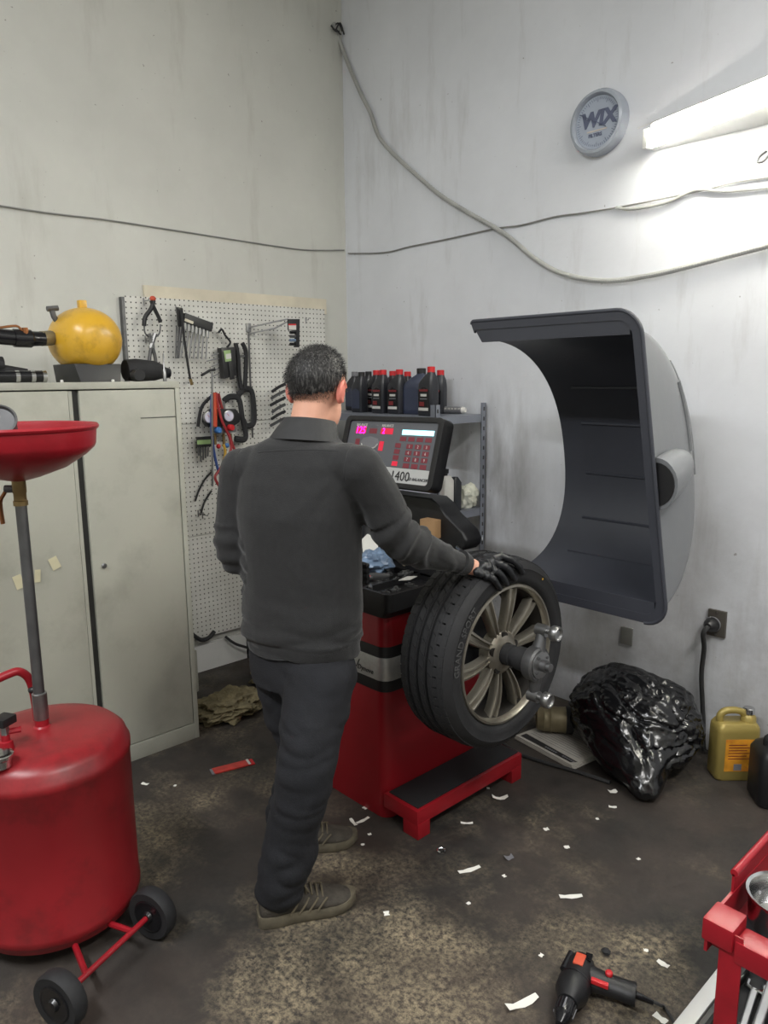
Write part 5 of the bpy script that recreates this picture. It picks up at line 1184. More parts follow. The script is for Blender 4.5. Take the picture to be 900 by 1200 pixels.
for (x, y, lab) in ((737, 878, 'dark pebble of dirt on the floor before the catalogue'), (710, 1117, 'dark pebble of dirt above the drill')):
    c = fz(x, y); crumple((c.x, c.y, 0.006), (0.013, 0.011, 0.007), 0.4, 2, x, 'dirt_clod', 'black_matte', lab, 'dirt', 2, 0.0005)

# ------------------------------------------------------------------ corded drill
Cq, Bk, Hn = fz(652, 1210, 0.045), fz(683, 1128, 0.045), fz(745, 1167, 0.03)
dd = (Cq - Bk).normalized(); hb = Bk + dd * 0.045; hd_ = (Hn - hb); hl = hd_.length; hd_ = hd_.normalized(); upz = V((0, 0, 1))
t = thing('corded_drill', 'black corded drill with orange-red switch lying on the floor', 'drill', (hb.x, hb.y, 0))
def seg(ps, rs, n=18, fl=0.85): 
    b = MB(); b.tube(ps, rs, n, flat=1.0); return b
tot = (Cq - Bk).length
b = seg([Bk - dd * 0.008, Bk, Bk + dd * 0.02, Bk + dd * 0.075, Bk + dd * 0.085, Bk + dd * 0.12, Bk + dd * 0.145, Bk + dd * 0.155], [0.022, 0.033, 0.040, 0.042, 0.044, 0.043, 0.030, 0.026]); mh = build(b, 'motor_housing', 'black_plastic', t)
b = seg([Bk + dd * 0.083, Bk + dd * 0.087], [0.0445, 0.0445]); build(b, 'housing_seam', 'black_gloss', mh)
b = MB(); b.tube([Bk - dd * 0.004 + upz * 0.012 - hd_ * 0.034, Bk + dd * 0.07 + upz * 0.018 - hd_ * 0.036], 0.009, 8); build(b, 'side_grip', 'black_gloss', mh)
b = seg([Bk + dd * 0.155, Bk + dd * 0.162, Bk + dd * 0.20, Bk + dd * 0.212, Bk + dd * 0.23], [0.023, 0.026, 0.024, 0.02, 0.01]); ch = build(b, 'chuck', 'black_gloss', t)
sd = dd.cross(upz)
for k in range(16):
    a = 2 * PI * k / 16; o_ = (sd * math.cos(a) + upz * math.sin(a)) * 0.0252
    b = MB(); b.tube([Bk + dd * 0.165 + o_, Bk + dd * 0.198 + o_ * 0.95], 0.0022, 5); build(b, 'chuck_rib', 'label_grey' if k % 4 == 0 else 'black_plastic', ch)
rings = []
hs = hd_.cross(upz).normalized()
for s, w_, h_ in ((0.0, 0.040, 0.034), (0.05, 0.034, 0.026), (0.1, 0.031, 0.024), (0.15, 0.033, 0.025), (hl - 0.01, 0.035, 0.026), (hl, 0.030, 0.022)):
    p = hb + hd_ * s; p.z = 0.045 - 0.012 * s / hl
    rings.append([p + hs * math.cos(2 * PI * k / 20) * w_ + upz * math.sin(2 * PI * k / 20) * h_ for k in range(20)])
hn = build(MB().loft(rings), 'handle', 'black_plastic', t)
tp = hb + hd_ * 0.062 + upz * 0.014 + dd * 0.028; tp.z = 0.06
b = MB(); b.box(tp, (0.045, 0.014, 0.012), M((hd_, hs, upz)).transposed()); build(b, 'trigger', 'cap_red', hn, bevel=0.003)
bp_ = hb + hd_ * 0.078 - dd * 0.008; bp_.z = 0.0665
build(MB().lathe([(0.010, -0.004), (0.010, 0.004), (0.007, 0.007), (0.0001, 0.0075)], bp_, 'z', 16), 'lock_button', 'cap_red', hn)
lp = Bk + dd * 0.04 + upz * 0.040; 
b = MB(); b.box(lp + upz * 0.001, (0.042, 0.026, 0.005), M((dd, hd_, upz)).transposed()); build(b, 'label_plate', 'orange_plastic', mh, bevel=0.001)
for k in range(5):
    p = Bk + dd * (0.004 + 0.006 * k) + hd_ * 0.018 + upz * 0.036; b = MB(); b.box(p, (0.003, 0.018, 0.008), M((dd, hd_, upz)).transposed()); build(b, 'vent_slot', 'black_gloss', mh)
q0 = hb + hd_ * hl; q0.z = 0.033
b = MB(); b.tube([q0, q0 + hd_ * 0.045 + V((0, 0, -0.003))], [0.010, 0.0065], 10); build(b, 'strain_relief', 'black_gloss', t)
e0 = q0 + hd_ * 0.045; cpts = [e0, e0 + hd_ * 0.02] + [fz(x, y, 0.006) for x, y in ((778, 1180), (787, 1193), (795, 1212), (800, 1240), (790, 1330), (740, 1480))]
cpts[1].z = 0.024
b = MB(); b.tube(smooth_path(cpts, 6), 0.0042, 8); build(b, 'power_cord', 'cable_dark', t)

# ------------------------------------------------------------------ red tool cart
kx, ky, kz = 3.292, -2.075, 0.80
cart = thing('tool_cart', 'red steel tool cart with tools on its lower tray', 'tool cart', (kx + 0.3, ky + 0.45, 0))
lx, ly = 0.62, 0.9
for (x, y) in ((0, 0), (lx, 0), (0, ly), (lx, ly)):
    sx_ = 1 if x == 0 else -1; sy_ = 1 if y == 0 else -1
    X, Y = kx + x + sx_ * 0.022, ky + y + sy_ * 0.003
    b = MB(); b.bb((X, Y, 0.10), (X + sx_ * 0.035, Y + sy_ * 0.003, kz - 0.004)); b.bb((X, Y, 0.10), (X + sx_ * 0.003, Y + sy_ * 0.035, kz - 0.004)); build(b, 'post', 'red_paint', cart, bevel=0.001)
    c = V((X + sx_ * 0.015, Y + sy_ * 0.015, 0.05)); b = MB(); b.lathe([(0.03, -0.012), (0.05, -0.012), (0.05, 0.012), (0.03, 0.012)], c, 'x', 20); ca = build(b, 'caster', 'rubber', cart)
    b = MB(); b.bb((c.x - 0.018, c.y - 0.02, 0.055), (c.x - 0.014, c.y + 0.02, 0.105)); b.bb((c.x + 0.014, c.y - 0.02, 0.055), (c.x + 0.018, c.y + 0.02, 0.105)); b.bb((c.x - 0.018, c.y - 0.02, 0.101), (c.x + 0.018, c.y + 0.02, 0.105)); build(b, 'caster_fork', 'steel', ca)
# top tray: floor, sides, rolled edges and corner cap
build(MB().bb((kx + 0.004, ky + 0.02, kz - 0.055), (kx + lx - 0.004, ky + ly - 0.004, kz - 0.05)), 'tray_floor', 'red_paint', cart)
build(MB().bb((kx, ky, kz - 0.055), (kx + 0.005, ky + ly, kz + 0.0)), 'tray_side', 'red_paint', cart)
build(MB().bb((kx + lx - 0.005, ky, kz - 0.055), (kx + lx, ky + ly, kz + 0.0)), 'tray_side', 'red_paint', cart)
build(MB().bb((kx, ky + ly - 0.005, kz - 0.055), (kx + lx, ky + ly, kz + 0.0)), 'tray_side', 'red_paint', cart)
build(MB().bb((kx + 0.045, ky, kz - 0.05), (kx + lx - 0.045, ky + 0.045, kz - 0.012)), 'front_rail', 'red_paint', cart, bevel=0.006)
for x in (kx - 0.004, kx + lx - 0.044): build(MB().bb((x, ky - 0.004, kz - 0.034), (x + 0.048, ky + 0.052, kz + 0.004)), 'corner_cap', 'red_paint', cart, bevel=0.005)
b = MB(); b.tube([(kx + 0.003, ky + 0.095, kz + 0.035), (kx + 0.003, ky + ly, kz + 0.035)], 0.0065, 10); build(b, 'side_rail', 'red_paint', cart)
build(MB().bb((kx, ky + 0.095, kz - 0.01), (kx + 0.004, ky + ly, kz + 0.032)), 'side_panel', 'red_paint', cart)
build(MB().bb((kx + 0.02, ky + 0.06, kz - 0.0498), (kx + lx - 0.02, ky + ly - 0.02, kz - 0.046)), 'tray_liner', 'black_matte', cart)
# lower tray, wider than the frame
LZ = 0.30; x0, x1, y0, y1 = 3.145, kx + lx + 0.02, -2.3, -1.22
build(MB().bb((x0, y0, LZ - 0.012), (x1, y1, LZ)), 'lower_tray', 'black_matte', cart)
build(MB().bb((x0, y0, LZ - 0.02), (x0 + 0.032, y1, LZ + 0.035)), 'tray_lip', 'strip_silver', cart, bevel=0.004)
build(MB().bb((x0 + 0.034, y0, LZ), (x0 + 0.044, y1, LZ + 0.03)), 'tray_wall', 'black_plastic', cart)
c = V((kx + 0.165, ky + 0.17, kz - 0.0458)); b = MB(); b.lathe([(0.0001, 0), (0.05, 0), (0.056, 0.006), (0.058, 0.05), (0.062, 0.056), (0.062, 0.060), (0.057, 0.058), (0.053, 0.05), (0.05, 0.008), (0.0001, 0.006)], c, 'z', 36)
p = wy(905, 1035, -1.94); c2 = fz(893, 1038, kz + 0.01); c2.z = kz - 0.0458; me_ = b
off = c2 - c
for v in b.v: v += V((off.x + 0.04, off.y, 0))
one(b, 'metal_cup', 'chrome', c2 + V((0.04, 0, 0)), 'shiny round metal cup in the top tray of the cart', 'cup')
def wrench(p, q, name, label, r=0.006, jaw=True):
    p, q = V(p), V(q); d = (q - p).normalized(); e = V((-d.y, d.x, 0)); t = thing(name, label, 'wrench', ((p + q) / 2))
    b = MB(); b.tube([p, p + (q - p) * 0.5, q], r, 8, flat=1.5); build(b, 'shank', 'chrome', t)
    b = MB(); b.tube([q + e * 0.016 + d * 0.022, q + e * 0.016 + d * 0.004, q - d * 0.006, q - e * 0.016 + d * 0.004, q - e * 0.016 + d * 0.022], 0.006, 8); build(b, 'open_jaw', 'chrome', t)
    b = MB(); n = 16; c = p - d * 0.012; b.tube([c + (d * math.cos(2 * PI * k / n) + e * math.sin(2 * PI * k / n)) * 0.014 for k in range(n)], 0.005, 6, closed=True); build(b, 'ring_end', 'chrome', t)
z = LZ + 0.008
wrench(fz(868, 1210, z), fz(884, 1160, z), 'combination_wrench', 'shiny wrench with its open jaw up in the lower cart tray')
wrench(fz(880, 1225, z), fz(905, 1150, z), 'combination_wrench', 'long bright wrench at the right of the lower cart tray', 0.008)
wrench(fz(831, 1215, z), fz(868, 1135, z), 'combination_wrench', 'wrench passing behind the red cart post', 0.006)
wrench(fz(896, 1230, z), fz(925, 1165, z), 'combination_wrench', 'wrench at the far right edge of the lower cart tray', 0.006)
# ------------------------------------------------------------------ the person
per_loc = V((1.86, -1.88, 0.0))
fa = math.radians(109); FW = V((math.cos(fa), math.sin(fa), 0)); RT = V((math.sin(fa), -math.cos(fa), 0)); UP = V((0, 0, 1))
pel = at(353, 752, 2.36); wai = at(353, 690, 2.33); che = at(351, 600, 2.27); shm = at(353, 530, 2.235)
shL = at(287, 552, 2.325); shR = at(421, 549, 2.15)
elL = at(279, 650, 2.36); hdL = pel + FW * 0.26 - RT * 0.05 + UP * 0.16
elR = at(466, 628, 2.235); wrR = at(546, 662, 2.415)
hipR = at(376, 790, 2.30); hipL = at(336, 790, 2.42)
ankR = V((1.985, -1.995, 0.11)); ankL = V((1.718, -1.785, 0.11))
knR = at(360, 893, 2.235); knL = at(355, 880, 2.46)
neck = at(362, 494, 2.245); hc = at(373, 457, 2.268)
def erings(mb, items, n=28, p=2.4):
    rs = []
    for c, a, d in items:
        ring = []
        for k in range(n):
            t = 2 * PI * k / n; ca, sa = math.cos(t), math.sin(t)
            ring.append(c + RT * a * math.copysign(abs(ca) ** (2 / p), ca) + FW * d * math.copysign(abs(sa) ** (2 / p), sa))
        rs.append(ring)
    return mb.loft(rs)
def limb(mb, pts, rs, n=16):
    mb.tube(smooth_path(pts, 4) if len(pts) > 2 else pts, interp(rs, 4) if len(pts) > 2 else rs, n)
    for p, r in zip(pts, rs): mb.ell(p, (r, r, r), 10)
def interp(rs, n):
    out = []
    for i in range(len(rs) - 1):
        for k in range(n): out.append(rs[i] + (rs[i + 1] - rs[i]) * k / n)
    return out + [rs[-1]]
def lerp(a, b, t): return a + (b - a) * t

# head frame, chin dropped towards the wheel
pit = math.radians(-20); HF = FW * math.cos(pit) + UP * math.sin(pit); HU = RT.cross(HF); HR = RT
HM = M((HR, HF, HU)).transposed()
def hp(x, y, z): return hc + HR * x + HF * y + HU * z
def head(mb, gw=0.0):
    mb.ell(hp(0, -0.008, 0.018), (0.078 + gw, 0.100 + gw, 0.097 + gw), 18, HM)
    mb.ell(hp(0, 0.035, -0.055), (0.062, 0.062, 0.075), 14, HM)
    mb.ell(hp(0, 0.05, -0.098), (0.036, 0.038, 0.03), 10, HM)
    mb.tube([hp(0, 0.088, 0.012), hp(0, 0.108, -0.018), hp(0, 0.100, -0.034)], [0.008, 0.013, 0.012], 10)
    mb.tube([hp(-0.035, 0.082, 0.022), hp(0.035, 0.082, 0.022)], 0.012, 8)
    mb.ell(hp(0, 0.09, -0.062), (0.022, 0.012, 0.010), 8, HM)
# one continuous body
hand_k = []
def tire_hit(px, py, off):
    d = ray(px, py); o = CAM - V((0, WC.y, WC.z)); r = WR + off
    a = d.y ** 2 + d.z ** 2; b2 = o.y * d.y + o.z * d.z; c = o.y ** 2 + o.z ** 2 - r * r; s = b2 * b2 - a * c
    if s < 0: s = 0
    return CAM + d * ((-b2 - math.sqrt(s)) / a)
kn_px = [(572, 674), (577, 666), (583, 659), (590, 652)]
tip_px = [(586, 690), (594, 685), (603, 679), (612, 671)]
fing = []
wrT = at(561, 667, 2.432)
for (kp, tp) in zip(kn_px, tip_px):
    k_ = tire_hit(kp[0], kp[1], 0.022)
    if k_.x > XF - 0.02: k_.x = XF - 0.02
    t_ = wx(tp[0], tp[1], XF + 0.014)
    mid_ = lerp(k_, t_, 0.5); md = V((0.012, 0, 0.012)) ; mid_ = mid_ + md
    mid_.x = max(mid_.x, XF + 0.004)
    fing.append((k_, mid_, lerp(mid_, t_, 0.55) + V((0.003, 0, 0)), t_))
th0 = lerp(wrT, fing[3][0], 0.45) + V((-0.02, 0.01, -0.002))
thumb = (th0, th0 + V((-0.035, 0.045, 0.0)), th0 + V((-0.035, 0.085, -0.004)))
for i, q in enumerate(thumb): pass
def hand(mb, sc=1.0, g=0.0):
    rr = [0.0088, 0.0098, 0.0102, 0.0098]
    for (f, r) in zip(fing, rr):
        r = r * sc + g
        limb(mb, list(f), [r * 1.1, r, r * 0.92, r * 0.78], 10)
        mb.tube([lerp(wrT, f[0], 0.05), lerp(wrT, f[0], 0.5) + V((0, 0, 0.004)), f[0]], [0.02 * sc + g, 0.0165 * sc + g, r * 1.15], 12)
    limb(mb, list(thumb), [0.015 * sc + g, 0.0115 * sc + g, 0.009 * sc + g], 10)
def body():
    mb = MB(); head(mb)
    mb.tube([lerp(shm, neck, 0.2), neck, hp(0, -0.02, -0.045)], [0.07, 0.057, 0.056], 16)
    erings(mb, [(pel - UP * 0.08, 0.15, 0.10), (pel, 0.15, 0.10), (wai, 0.14, 0.095), (che, 0.155, 0.105), (lerp(che, shm, 0.7), 0.16, 0.095), (shm + UP * 0.02, 0.12, 0.07), (lerp(shm, neck, 0.6), 0.06, 0.055)])
    limb(mb, [shL, lerp(shL, elL, 0.5) - RT * 0.008, elL, lerp(elL, hdL, 0.5), hdL], [0.045, 0.042, 0.036, 0.034, 0.028]); limb(mb, [shR, lerp(shR, elR, 0.5) + UP * 0.012, elR, lerp(elR, wrR, 0.5) - UP * 0.008, wrR], [0.045, 0.044, 0.038, 0.034, 0.029]); limb(mb, [wrR, wrT], [0.0285, 0.026])
    limb(mb, [hipR, knR, ankR], [0.08, 0.055, 0.038]); limb(mb, [hipL, knL, ankL], [0.08, 0.055, 0.038])
    for an_, d in ((ankR, dR), (ankL, dL)): mb.tube([an_ - d * 0.03 - UP * 0.05, an_ + d * 0.08 - UP * 0.065, an_ + d * 0.17 - UP * 0.07], [0.028, 0.022, 0.014], 12)
    hand(mb, 0.85)
    # left hand
    hd = hdL; f0 = FW * 0.4 + RT * 0.9; f0 = f0.normalized()
    for i in range(4):
        o = UP * (0.03 - 0.02 * i); mb.tube([hd + o * 0.5, hd + f0 * 0.07 + o, hd + f0 * 0.12 + o - FW * 0.012, hd + f0 * 0.145 + o - FW * 0.03], [0.016, 0.0105, 0.009, 0.0075], 10)
    mb.tube([hd, hd + f0 * 0.03 + UP * 0.045, hd + f0 * 0.07 + UP * 0.06], [0.014, 0.011, 0.009], 10)
    return mb
dR = V((0.405, 0.914, 0)).normalized(); dL = V((0.50, 0.866, 0)).normalized()
person = from_mesh(voxel(body(), 0.0055, 5), 'person', 'skin', None, per_loc)
tag(person, 'person in a dark fleece jacket leaning over, gloved right hand on the tyre', 'person')
# ears
for s in (1, -1):
    b = MB(); e0 = hp(0.078 * s, -0.002, -0.012)
    b.ell(e0 + HR * 0.008 * s - HF * 0.006, (0.009, 0.021, 0.034), 12, HM); b.tube(smooth_path([e0 + HF * 0.012 - HU * 0.02 + HR * 0.008 * s, e0 - HF * 0.012 - HU * 0.02 + HR * 0.014 * s, e0 - HF * 0.024 + HU * 0.01 + HR * 0.018 * s, e0 - HF * 0.01 + HU * 0.034 + HR * 0.014 * s, e0 + HF * 0.014 + HU * 0.022 + HR * 0.01 * s], 5), 0.0062, 8)
    from_mesh(voxel(b, 0.0028, 3), 'ear', 'skin_ear', person)
for s in (1, -1):
    b = MB(); b.ell(hp(0.031 * s, 0.084, 0.004), (0.012, 0.010, 0.008), 10, HM); ey = build(b, 'eye', 'eye', person)
    b = MB(); b.ell(hp(0.031 * s, 0.0925, 0.003), (0.005, 0.003, 0.005), 8, HM); build(b, 'iris', 'iris', ey)
    b = MB(); b.tube([hp(0.015 * s, 0.094, 0.024), hp(0.032 * s, 0.094, 0.03), hp(0.048 * s, 0.086, 0.025)], 0.004, 6); build(b, 'eyebrow', 'hair', person)
b = MB(); b.tube([hp(-0.022, 0.094, -0.064), hp(0, 0.102, -0.061), hp(0.022, 0.094, -0.064)], 0.005, 8); build(b, 'lips', 'lip', person)
# hair: fitted cap with a faded hairline plus short strands
def hair():
    bm = bmesh.new(); bmesh.ops.create_uvsphere(bm, u_segments=56, v_segments=44, radius=1.0); strands = []
    kill = []
    def line(y):      # hairline height by position along the head (front .. back)
        if y > 0.055: return 0.055
        if y > 0.005: return lerp(0.03, 0.055, (y - 0.005) / 0.05)
        if y > -0.03: return lerp(-0.034, 0.03, (y + 0.03) / 0.035)
        return lerp(-0.070, -0.034, max(0, (y + 0.1) / 0.07))
    for v in bm.verts:
        n_ = v.co.copy(); l = V((n_.x * 0.0785, n_.y * 0.1005 - 0.008, n_.z * 0.0975 + 0.018))
        hl_ = line(l.y); dz = l.z - hl_; th = min(1.0, max(0.0, (dz - 0.012) / 0.06))
        g_ = 0.0004 + 0.010 * th ** 0.8 + noise.noise(l * 120) * 0.0018 * th
        p = l + n_ * g_
        v.co = hp(p.x, p.y, p.z)
        if dz < 0.016: kill.append(v)
        if dz > -0.02:
            full = max(0.0, min(1.0, (dz + 0.02) / 0.045))
            for _ in range(4 if full >= 1 else 30):
                if random.random() > full ** 1.5: continue
                q = V((p.x + random.uniform(-.005, .005), p.y + random.uniform(-.005, .005), p.z + random.uniform(-.005, .005)))
                m_ = n_; dv = (m_ * (0.55 * th + 0.12) + V((random.uniform(-.4, .4), random.uniform(-.2, .3), random.uniform(-1.1, -.3)))).normalized()
                if n_.z > 0.6: dv = (n_ * 0.5 + V((random.uniform(-.5, .5), random.uniform(0, .9), 0))).normalized()
                strands.append((q, dv, 0.0045 + 0.0115 * th))
    bmesh.ops.delete(bm, geom=kill, context='VERTS')
    me = bpy.data.meshes.new('hair'); bm.to_mesh(me); bm.free()
    ho = from_mesh(me, 'hair', 'hair', person, None, None, 180)
    b = MB()
    for (q, d, L) in strands:
        t_ = q + d * L; s_ = d.cross(V((random.random(), random.random(), random.random()))).normalized() * 0.0007
        b.add([hp(*(q - s_)), hp(*(q + s_)), hp(*t_)], [(0, 1, 2)])
    o = build(b, 'hair_strands', 'hair', ho); o['kind'] = 'stuff'
hair()
# trousers
def trousers():
    mb = MB()
    erings(mb, [(pel + UP * 0.02, 0.168, 0.118), (pel - UP * 0.06, 0.172, 0.122), (lerp(hipR, hipL, 0.5) - UP * 0.03, 0.168, 0.118)])
    limb(mb, [hipR, lerp(hipR, knR, 0.5) , knR, lerp(knR, ankR, 0.5), ankR + UP * 0.0], [0.112, 0.102, 0.088, 0.080, 0.075])
    limb(mb, [hipL, lerp(hipL, knL, 0.5), knL, lerp(knL, ankL, 0.5), ankL + UP * 0.0], [0.104, 0.094, 0.080, 0.073, 0.068])
    return mb
def tw(co, n_):
    q = V((co.x * 7, co.y * 7, co.z * 9)); d = noise.noise(q) * 0.009
    zz = co.z
    d += (abs(noise.noise(V((co.x * 8 + zz * 5, co.y * 8, zz * 17)))) - 0.2) * (0.018 if zz < 0.28 else (0.013 if 0.38 < zz < 0.66 else 0.006))
    return d
from_mesh(voxel(trousers(), 0.008, 5), 'trousers', 'trouser', person, None, tw)
# jacket
def jacket():
    mb = MB()
    erings(mb, [(pel - UP * 0.028, 0.185, 0.138), (pel + UP * 0.02, 0.192, 0.146), (lerp(pel, wai, 0.6), 0.196, 0.146), (wai, 0.194, 0.142), (lerp(wai, che, 0.5), 0.196, 0.142), (che, 0.20, 0.142), (lerp(che, shm, 0.5), 0.20, 0.13), (lerp(che, shm, 0.85), 0.192, 0.112), (shm + UP * 0.022, 0.155, 0.092), (lerp(shm, neck, 0.62), 0.088, 0.078)], 36, 2.3)
    limb(mb, [shL, lerp(shL, elL, 0.5) - RT * 0.008, elL, lerp(elL, hdL, 0.5), lerp(elL, hdL, 0.9)], [0.073, 0.068, 0.062, 0.054, 0.042])
    limb(mb, [shR, lerp(shR, elR, 0.5) + UP * 0.012, elR, lerp(elR, wrR, 0.5) - UP * 0.008, lerp(elR, wrR, 0.97)], [0.074, 0.072, 0.068, 0.053, 0.034])
    mb.ell(lerp(shR, shm, 0.25) + UP * 0.0, (0.08, 0.08, 0.07), 12); mb.ell(lerp(shL, shm, 0.25), (0.08, 0.08, 0.07), 12)
    return mb
axu = (elR - shR).normalized(); axf = (wrR - elR).normalized()
def jw(co, n_):
    d = noise.noise(V((co.x * 6, co.y * 6, co.z * 1.8))) * 0.013
    rel = co - pel; lat = rel.dot(RT)
    if co.z < pel.z + 0.16 and abs(lat) < 0.24:
        k = 1 - max(0, co.z - pel.z) / 0.16; d += (abs(noise.noise(V((co.x * 5, co.y * 5, co.z * 20)))) - 0.22) * 0.028 * k
        if co.z < pel.z + 0.03: d -= 0.006
    s = (co - elR).dot(axf); dist = (co - elR).length
    near = (co - lerp(elR, wrR, 0.35)).length
    if near < 0.17 and (co - wrR).length > 0.05: d += (max(0, math.sin((co - elR).dot(axf) * 62 + (co - elR).dot(RT) * 25 + noise.noise(co * 10) * 5)) ** 1.5 - 0.3) * 0.012 * (1 - near / 0.17)
    if dist < 0.10: d += math.sin((co - elR).dot((axu + axf).normalized()) * 110 + noise.noise(co * 8) * 3) * 0.005
    if (co - elL).length < 0.12: d += math.sin(co.z * 110 + noise.noise(co * 8) * 3) * 0.004
    # drag lines from the raised shoulder
    dd_ = (co - shR); a_ = math.atan2(dd_.dot(UP), dd_.dot(RT)); rr = dd_.length
    if 0.08 < rr < 0.42 and n_.dot(FW) < 0.3: d += math.sin(a_ * 9 + noise.noise(co * 6) * 3) * 0.0035 * min(1, (rr - 0.08) / 0.1) * (1 - rr / 0.42)
    d += noise.noise(co * 22) * 0.0015
    return d
jk = from_mesh(voxel(jacket(), 0.007, 6), 'jacket', 'jacket', person, None, jw)
# collar
b = MB(); rs = []
for c, a, d in ((lerp(shm, neck, 0.35), 0.115, 0.088), (lerp(shm, neck, 0.7), 0.096, 0.083), (neck - UP * 0.004 + FW * 0.004, 0.083, 0.079), (neck + UP * 0.004 + FW * 0.006, 0.077, 0.073), (neck - UP * 0.02, 0.070, 0.066)):
    rs.append([c + RT * a * math.cos(2 * PI * k / 36) + FW * d * math.sin(2 * PI * k / 36) - UP * (0.014 * math.sin(2 * PI * k / 36)) for k in range(36)])
b.loft(rs, cap=False); build(b, 'collar', 'jacket_yoke', jk, sharp=80)
from mathutils.bvhtree import BVHTree
jme = jk.data.copy(); jme.transform(WM[jk]); bv = BVHTree.FromPolygons([v.co.copy() for v in jme.vertices], [list(p.vertices) for p in jme.polygons])
def onj(px, py, off=0.002):
    d = ray(px, py).normalized(); h = bv.ray_cast(CAM, d)
    return (h[0] - d * off) if h[0] else None
def seam(pts, name, r=0.0016, mt='jacket_yoke'):
    q = []
    for i in range(len(pts) - 1):
        for k in range(8):
            p = onj(lerp(pts[i][0], pts[i + 1][0], k / 8), lerp(pts[i][1], pts[i + 1][1], k / 8), 0.0)
            if p: q.append(p)
    if len(q) > 2: build(MB().tube(q, r, 5), name, mt, jk)
seam([(303, 530), (330, 528), (370, 527), (400, 529)], 'yoke_seam'); seam([(417, 513), (407, 530), (403, 548), (403, 565)], 'shoulder_seam'); seam([(290, 512), (277, 535), (270, 560)], 'shoulder_seam')
# cuff
b = MB(); c0, c1 = lerp(elR, wrR, 0.9), lerp(elR, wrR, 1.0); b.tube([c0, lerp(c0, c1, 0.5), c1], [0.041, 0.039, 0.036], 20); build(b, 'cuff', 'jacket', jk)
# gloves
b = MB(); hand(b, 1.0, 0.0030); gl0 = lerp(wrR, wrT, 0.0) + axf * 0.02
b.tube([wrR + axf * 0.027, wrR + axf * 0.042, lerp(wrT, fing[1][0], 0.3)], [0.031, 0.031, 0.033], 14)
b.ell(lerp(wrT, lerp(fing[1][0], fing[2][0], 0.5), 0.6), (0.034, 0.034, 0.02), 12)
def gw_(co, n_):
    s = (co - wrR).dot(axf)
    return (math.sin(s * 260 + noise.noise(co * 25) * 4) * 0.0018 if s < 0.08 else 0.0) + noise.noise(co * 50) * 0.002
from_mesh(voxel(b, 0.0035, 7), 'glove', 'glove', person, None, gw_)
b = MB(); hd = hdL; f0 = (FW * 0.4 + RT * 0.9).normalized()
for i in range(4):
    o = UP * (0.03 - 0.02 * i); b.tube([hd + o * 0.5, hd + f0 * 0.07 + o, hd + f0 * 0.12 + o - FW * 0.012, hd + f0 * 0.148 + o - FW * 0.031], [0.019, 0.0125, 0.011, 0.0095], 10)
b.tube([hd, hd + f0 * 0.03 + UP * 0.045, hd + f0 * 0.072 + UP * 0.062], [0.017, 0.013, 0.011], 10); b.ell(hd, (0.035, 0.035, 0.04), 10)
from_mesh(voxel(b, 0.004, 3), 'glove', 'glove', person)
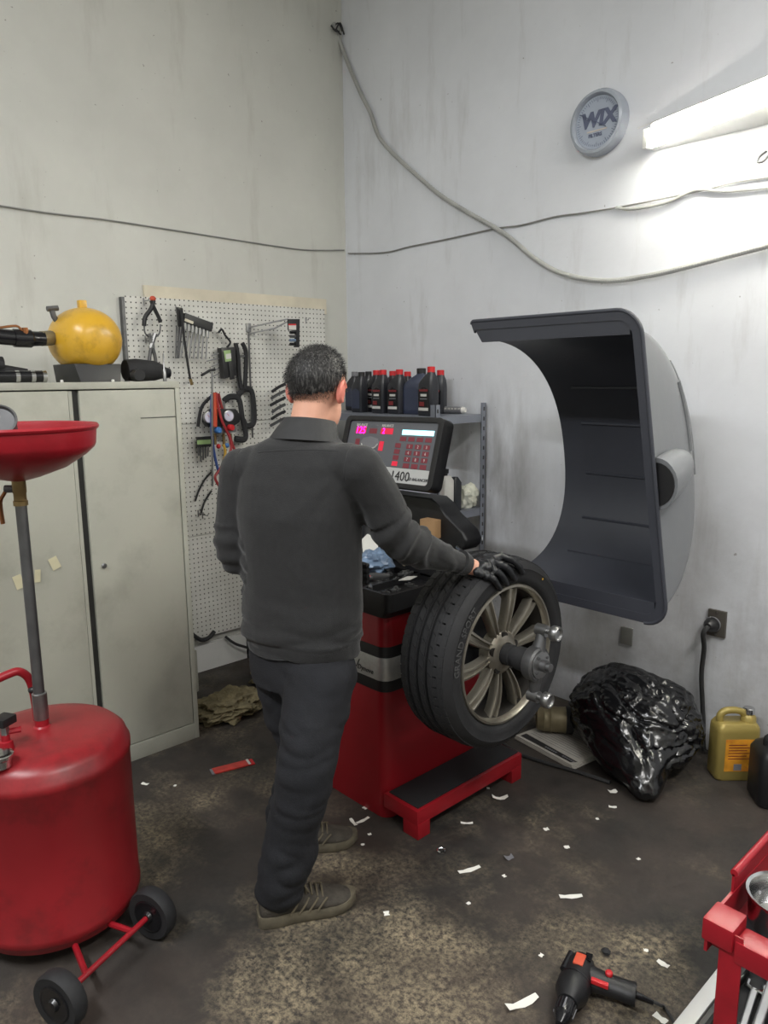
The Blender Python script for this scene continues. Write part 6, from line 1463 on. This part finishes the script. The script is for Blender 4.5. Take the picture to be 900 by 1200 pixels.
# shoes
def shoe(heel, d, rz_lift=0.0):
    e = V((d.y, -d.x, 0)); L = 0.312
    def P3(s, w, z): return heel + d * s * L + e * w + UP * z
    ws = [(0.0, 0.022), (0.04, 0.034), (0.15, 0.040), (0.35, 0.040), (0.55, 0.046), (0.72, 0.053), (0.85, 0.048), (0.94, 0.034), (1.0, 0.012)]
    out = []
    for s, w in ws: out.append((s, w))
    def outline(z, k=1.0, dz=None): return [P3(s, w * k, z + (dz(s) if dz else 0)) for s, w in ws] + [P3(s, -w * k, z + (dz(s) if dz else 0)) for s, w in reversed(ws)]
    toe = lambda s: 0.012 * max(0, (s - 0.75) / 0.25) ** 2
    b = MB(); b.loft([outline(0.001, 0.94, toe), outline(0.010, 1.04, toe), outline(0.026, 1.05, lambda s: toe(s) + 0.008 * (1 - s)), outline(0.032, 0.98, lambda s: toe(s) + 0.008 * (1 - s))])
    so_ = build(b, 'shoe_sole', 'sole', person, sharp=50)
    mb = MB(); rings = []
    tops = [(0.02, 0.085), (0.06, 0.098), (0.15, 0.100), (0.28, 0.105), (0.40, 0.104), (0.52, 0.090), (0.65, 0.072), (0.78, 0.060), (0.88, 0.050), (0.96, 0.040)]
    wmap = lambda s: next(lerp(ws[i][1], ws[i + 1][1], (s - ws[i][0]) / (ws[i + 1][0] - ws[i][0])) for i in range(len(ws) - 1) if ws[i][0] <= s <= ws[i + 1][0])
    for s, h in tops:
        w = wmap(s) * 0.98; z0 = 0.022 + toe(s); ring = []
        for k in range(20):
            t = 2 * PI * k / 20; ca, sa = math.cos(t), math.sin(t)
            x = w * math.copysign(abs(ca) ** 0.8, ca); z = (z0 + h) / 2 + (h - z0) / 2 * math.copysign(abs(sa) ** 0.75, sa)
            if sa > 0: x *= 1 - 0.30 * sa
            ring.append(P3(s, x, z))
        rings.append(ring)
    mb.loft(rings); up_ = from_mesh(voxel(mb, 0.005, 4), 'shoe_upper', 'shoe', person, None, lambda co, n_: noise.noise(co * 60) * 0.0015)
    for k in range(5):
        s = 0.43 + k * 0.055; h = lerp(0.108, 0.076, k / 4)
        b = MB(); b.tube(smooth_path([P3(s - 0.01, 0.03, h - 0.012), P3(s, 0.0, h + 0.004), P3(s + 0.01, -0.03, h - 0.012)], 4), 0.0035, 6); build(b, 'lace', 'lace', up_)
    for sgn in (1, -1):
        b = MB(); b.tube(smooth_path([P3(0.45, 0.0, 0.112), P3(0.44, 0.02 * sgn, 0.125), P3(0.48, 0.036 * sgn, 0.108), P3(0.50, 0.03 * sgn, 0.092)], 4), 0.003, 6); build(b, 'lace', 'lace', up_)
        for k in range(4):
            s = 0.36 + 0.09 * k; b = MB(); w = wmap(s); b.tube(smooth_path([P3(s + 0.05, 0.75 * w * sgn, 0.082 - 0.006 * k), P3(s + 0.0, 0.98 * w * sgn, 0.058), P3(s - 0.06, 1.02 * w * sgn, 0.036)], 4), 0.0035, 6); build(b, 'overlay', 'lace', up_)
    return up_
shoe(V((1.955, -2.065, 0)), dR); shoe(V((1.848, -1.567, 0)) - dL * 0.312, dL)
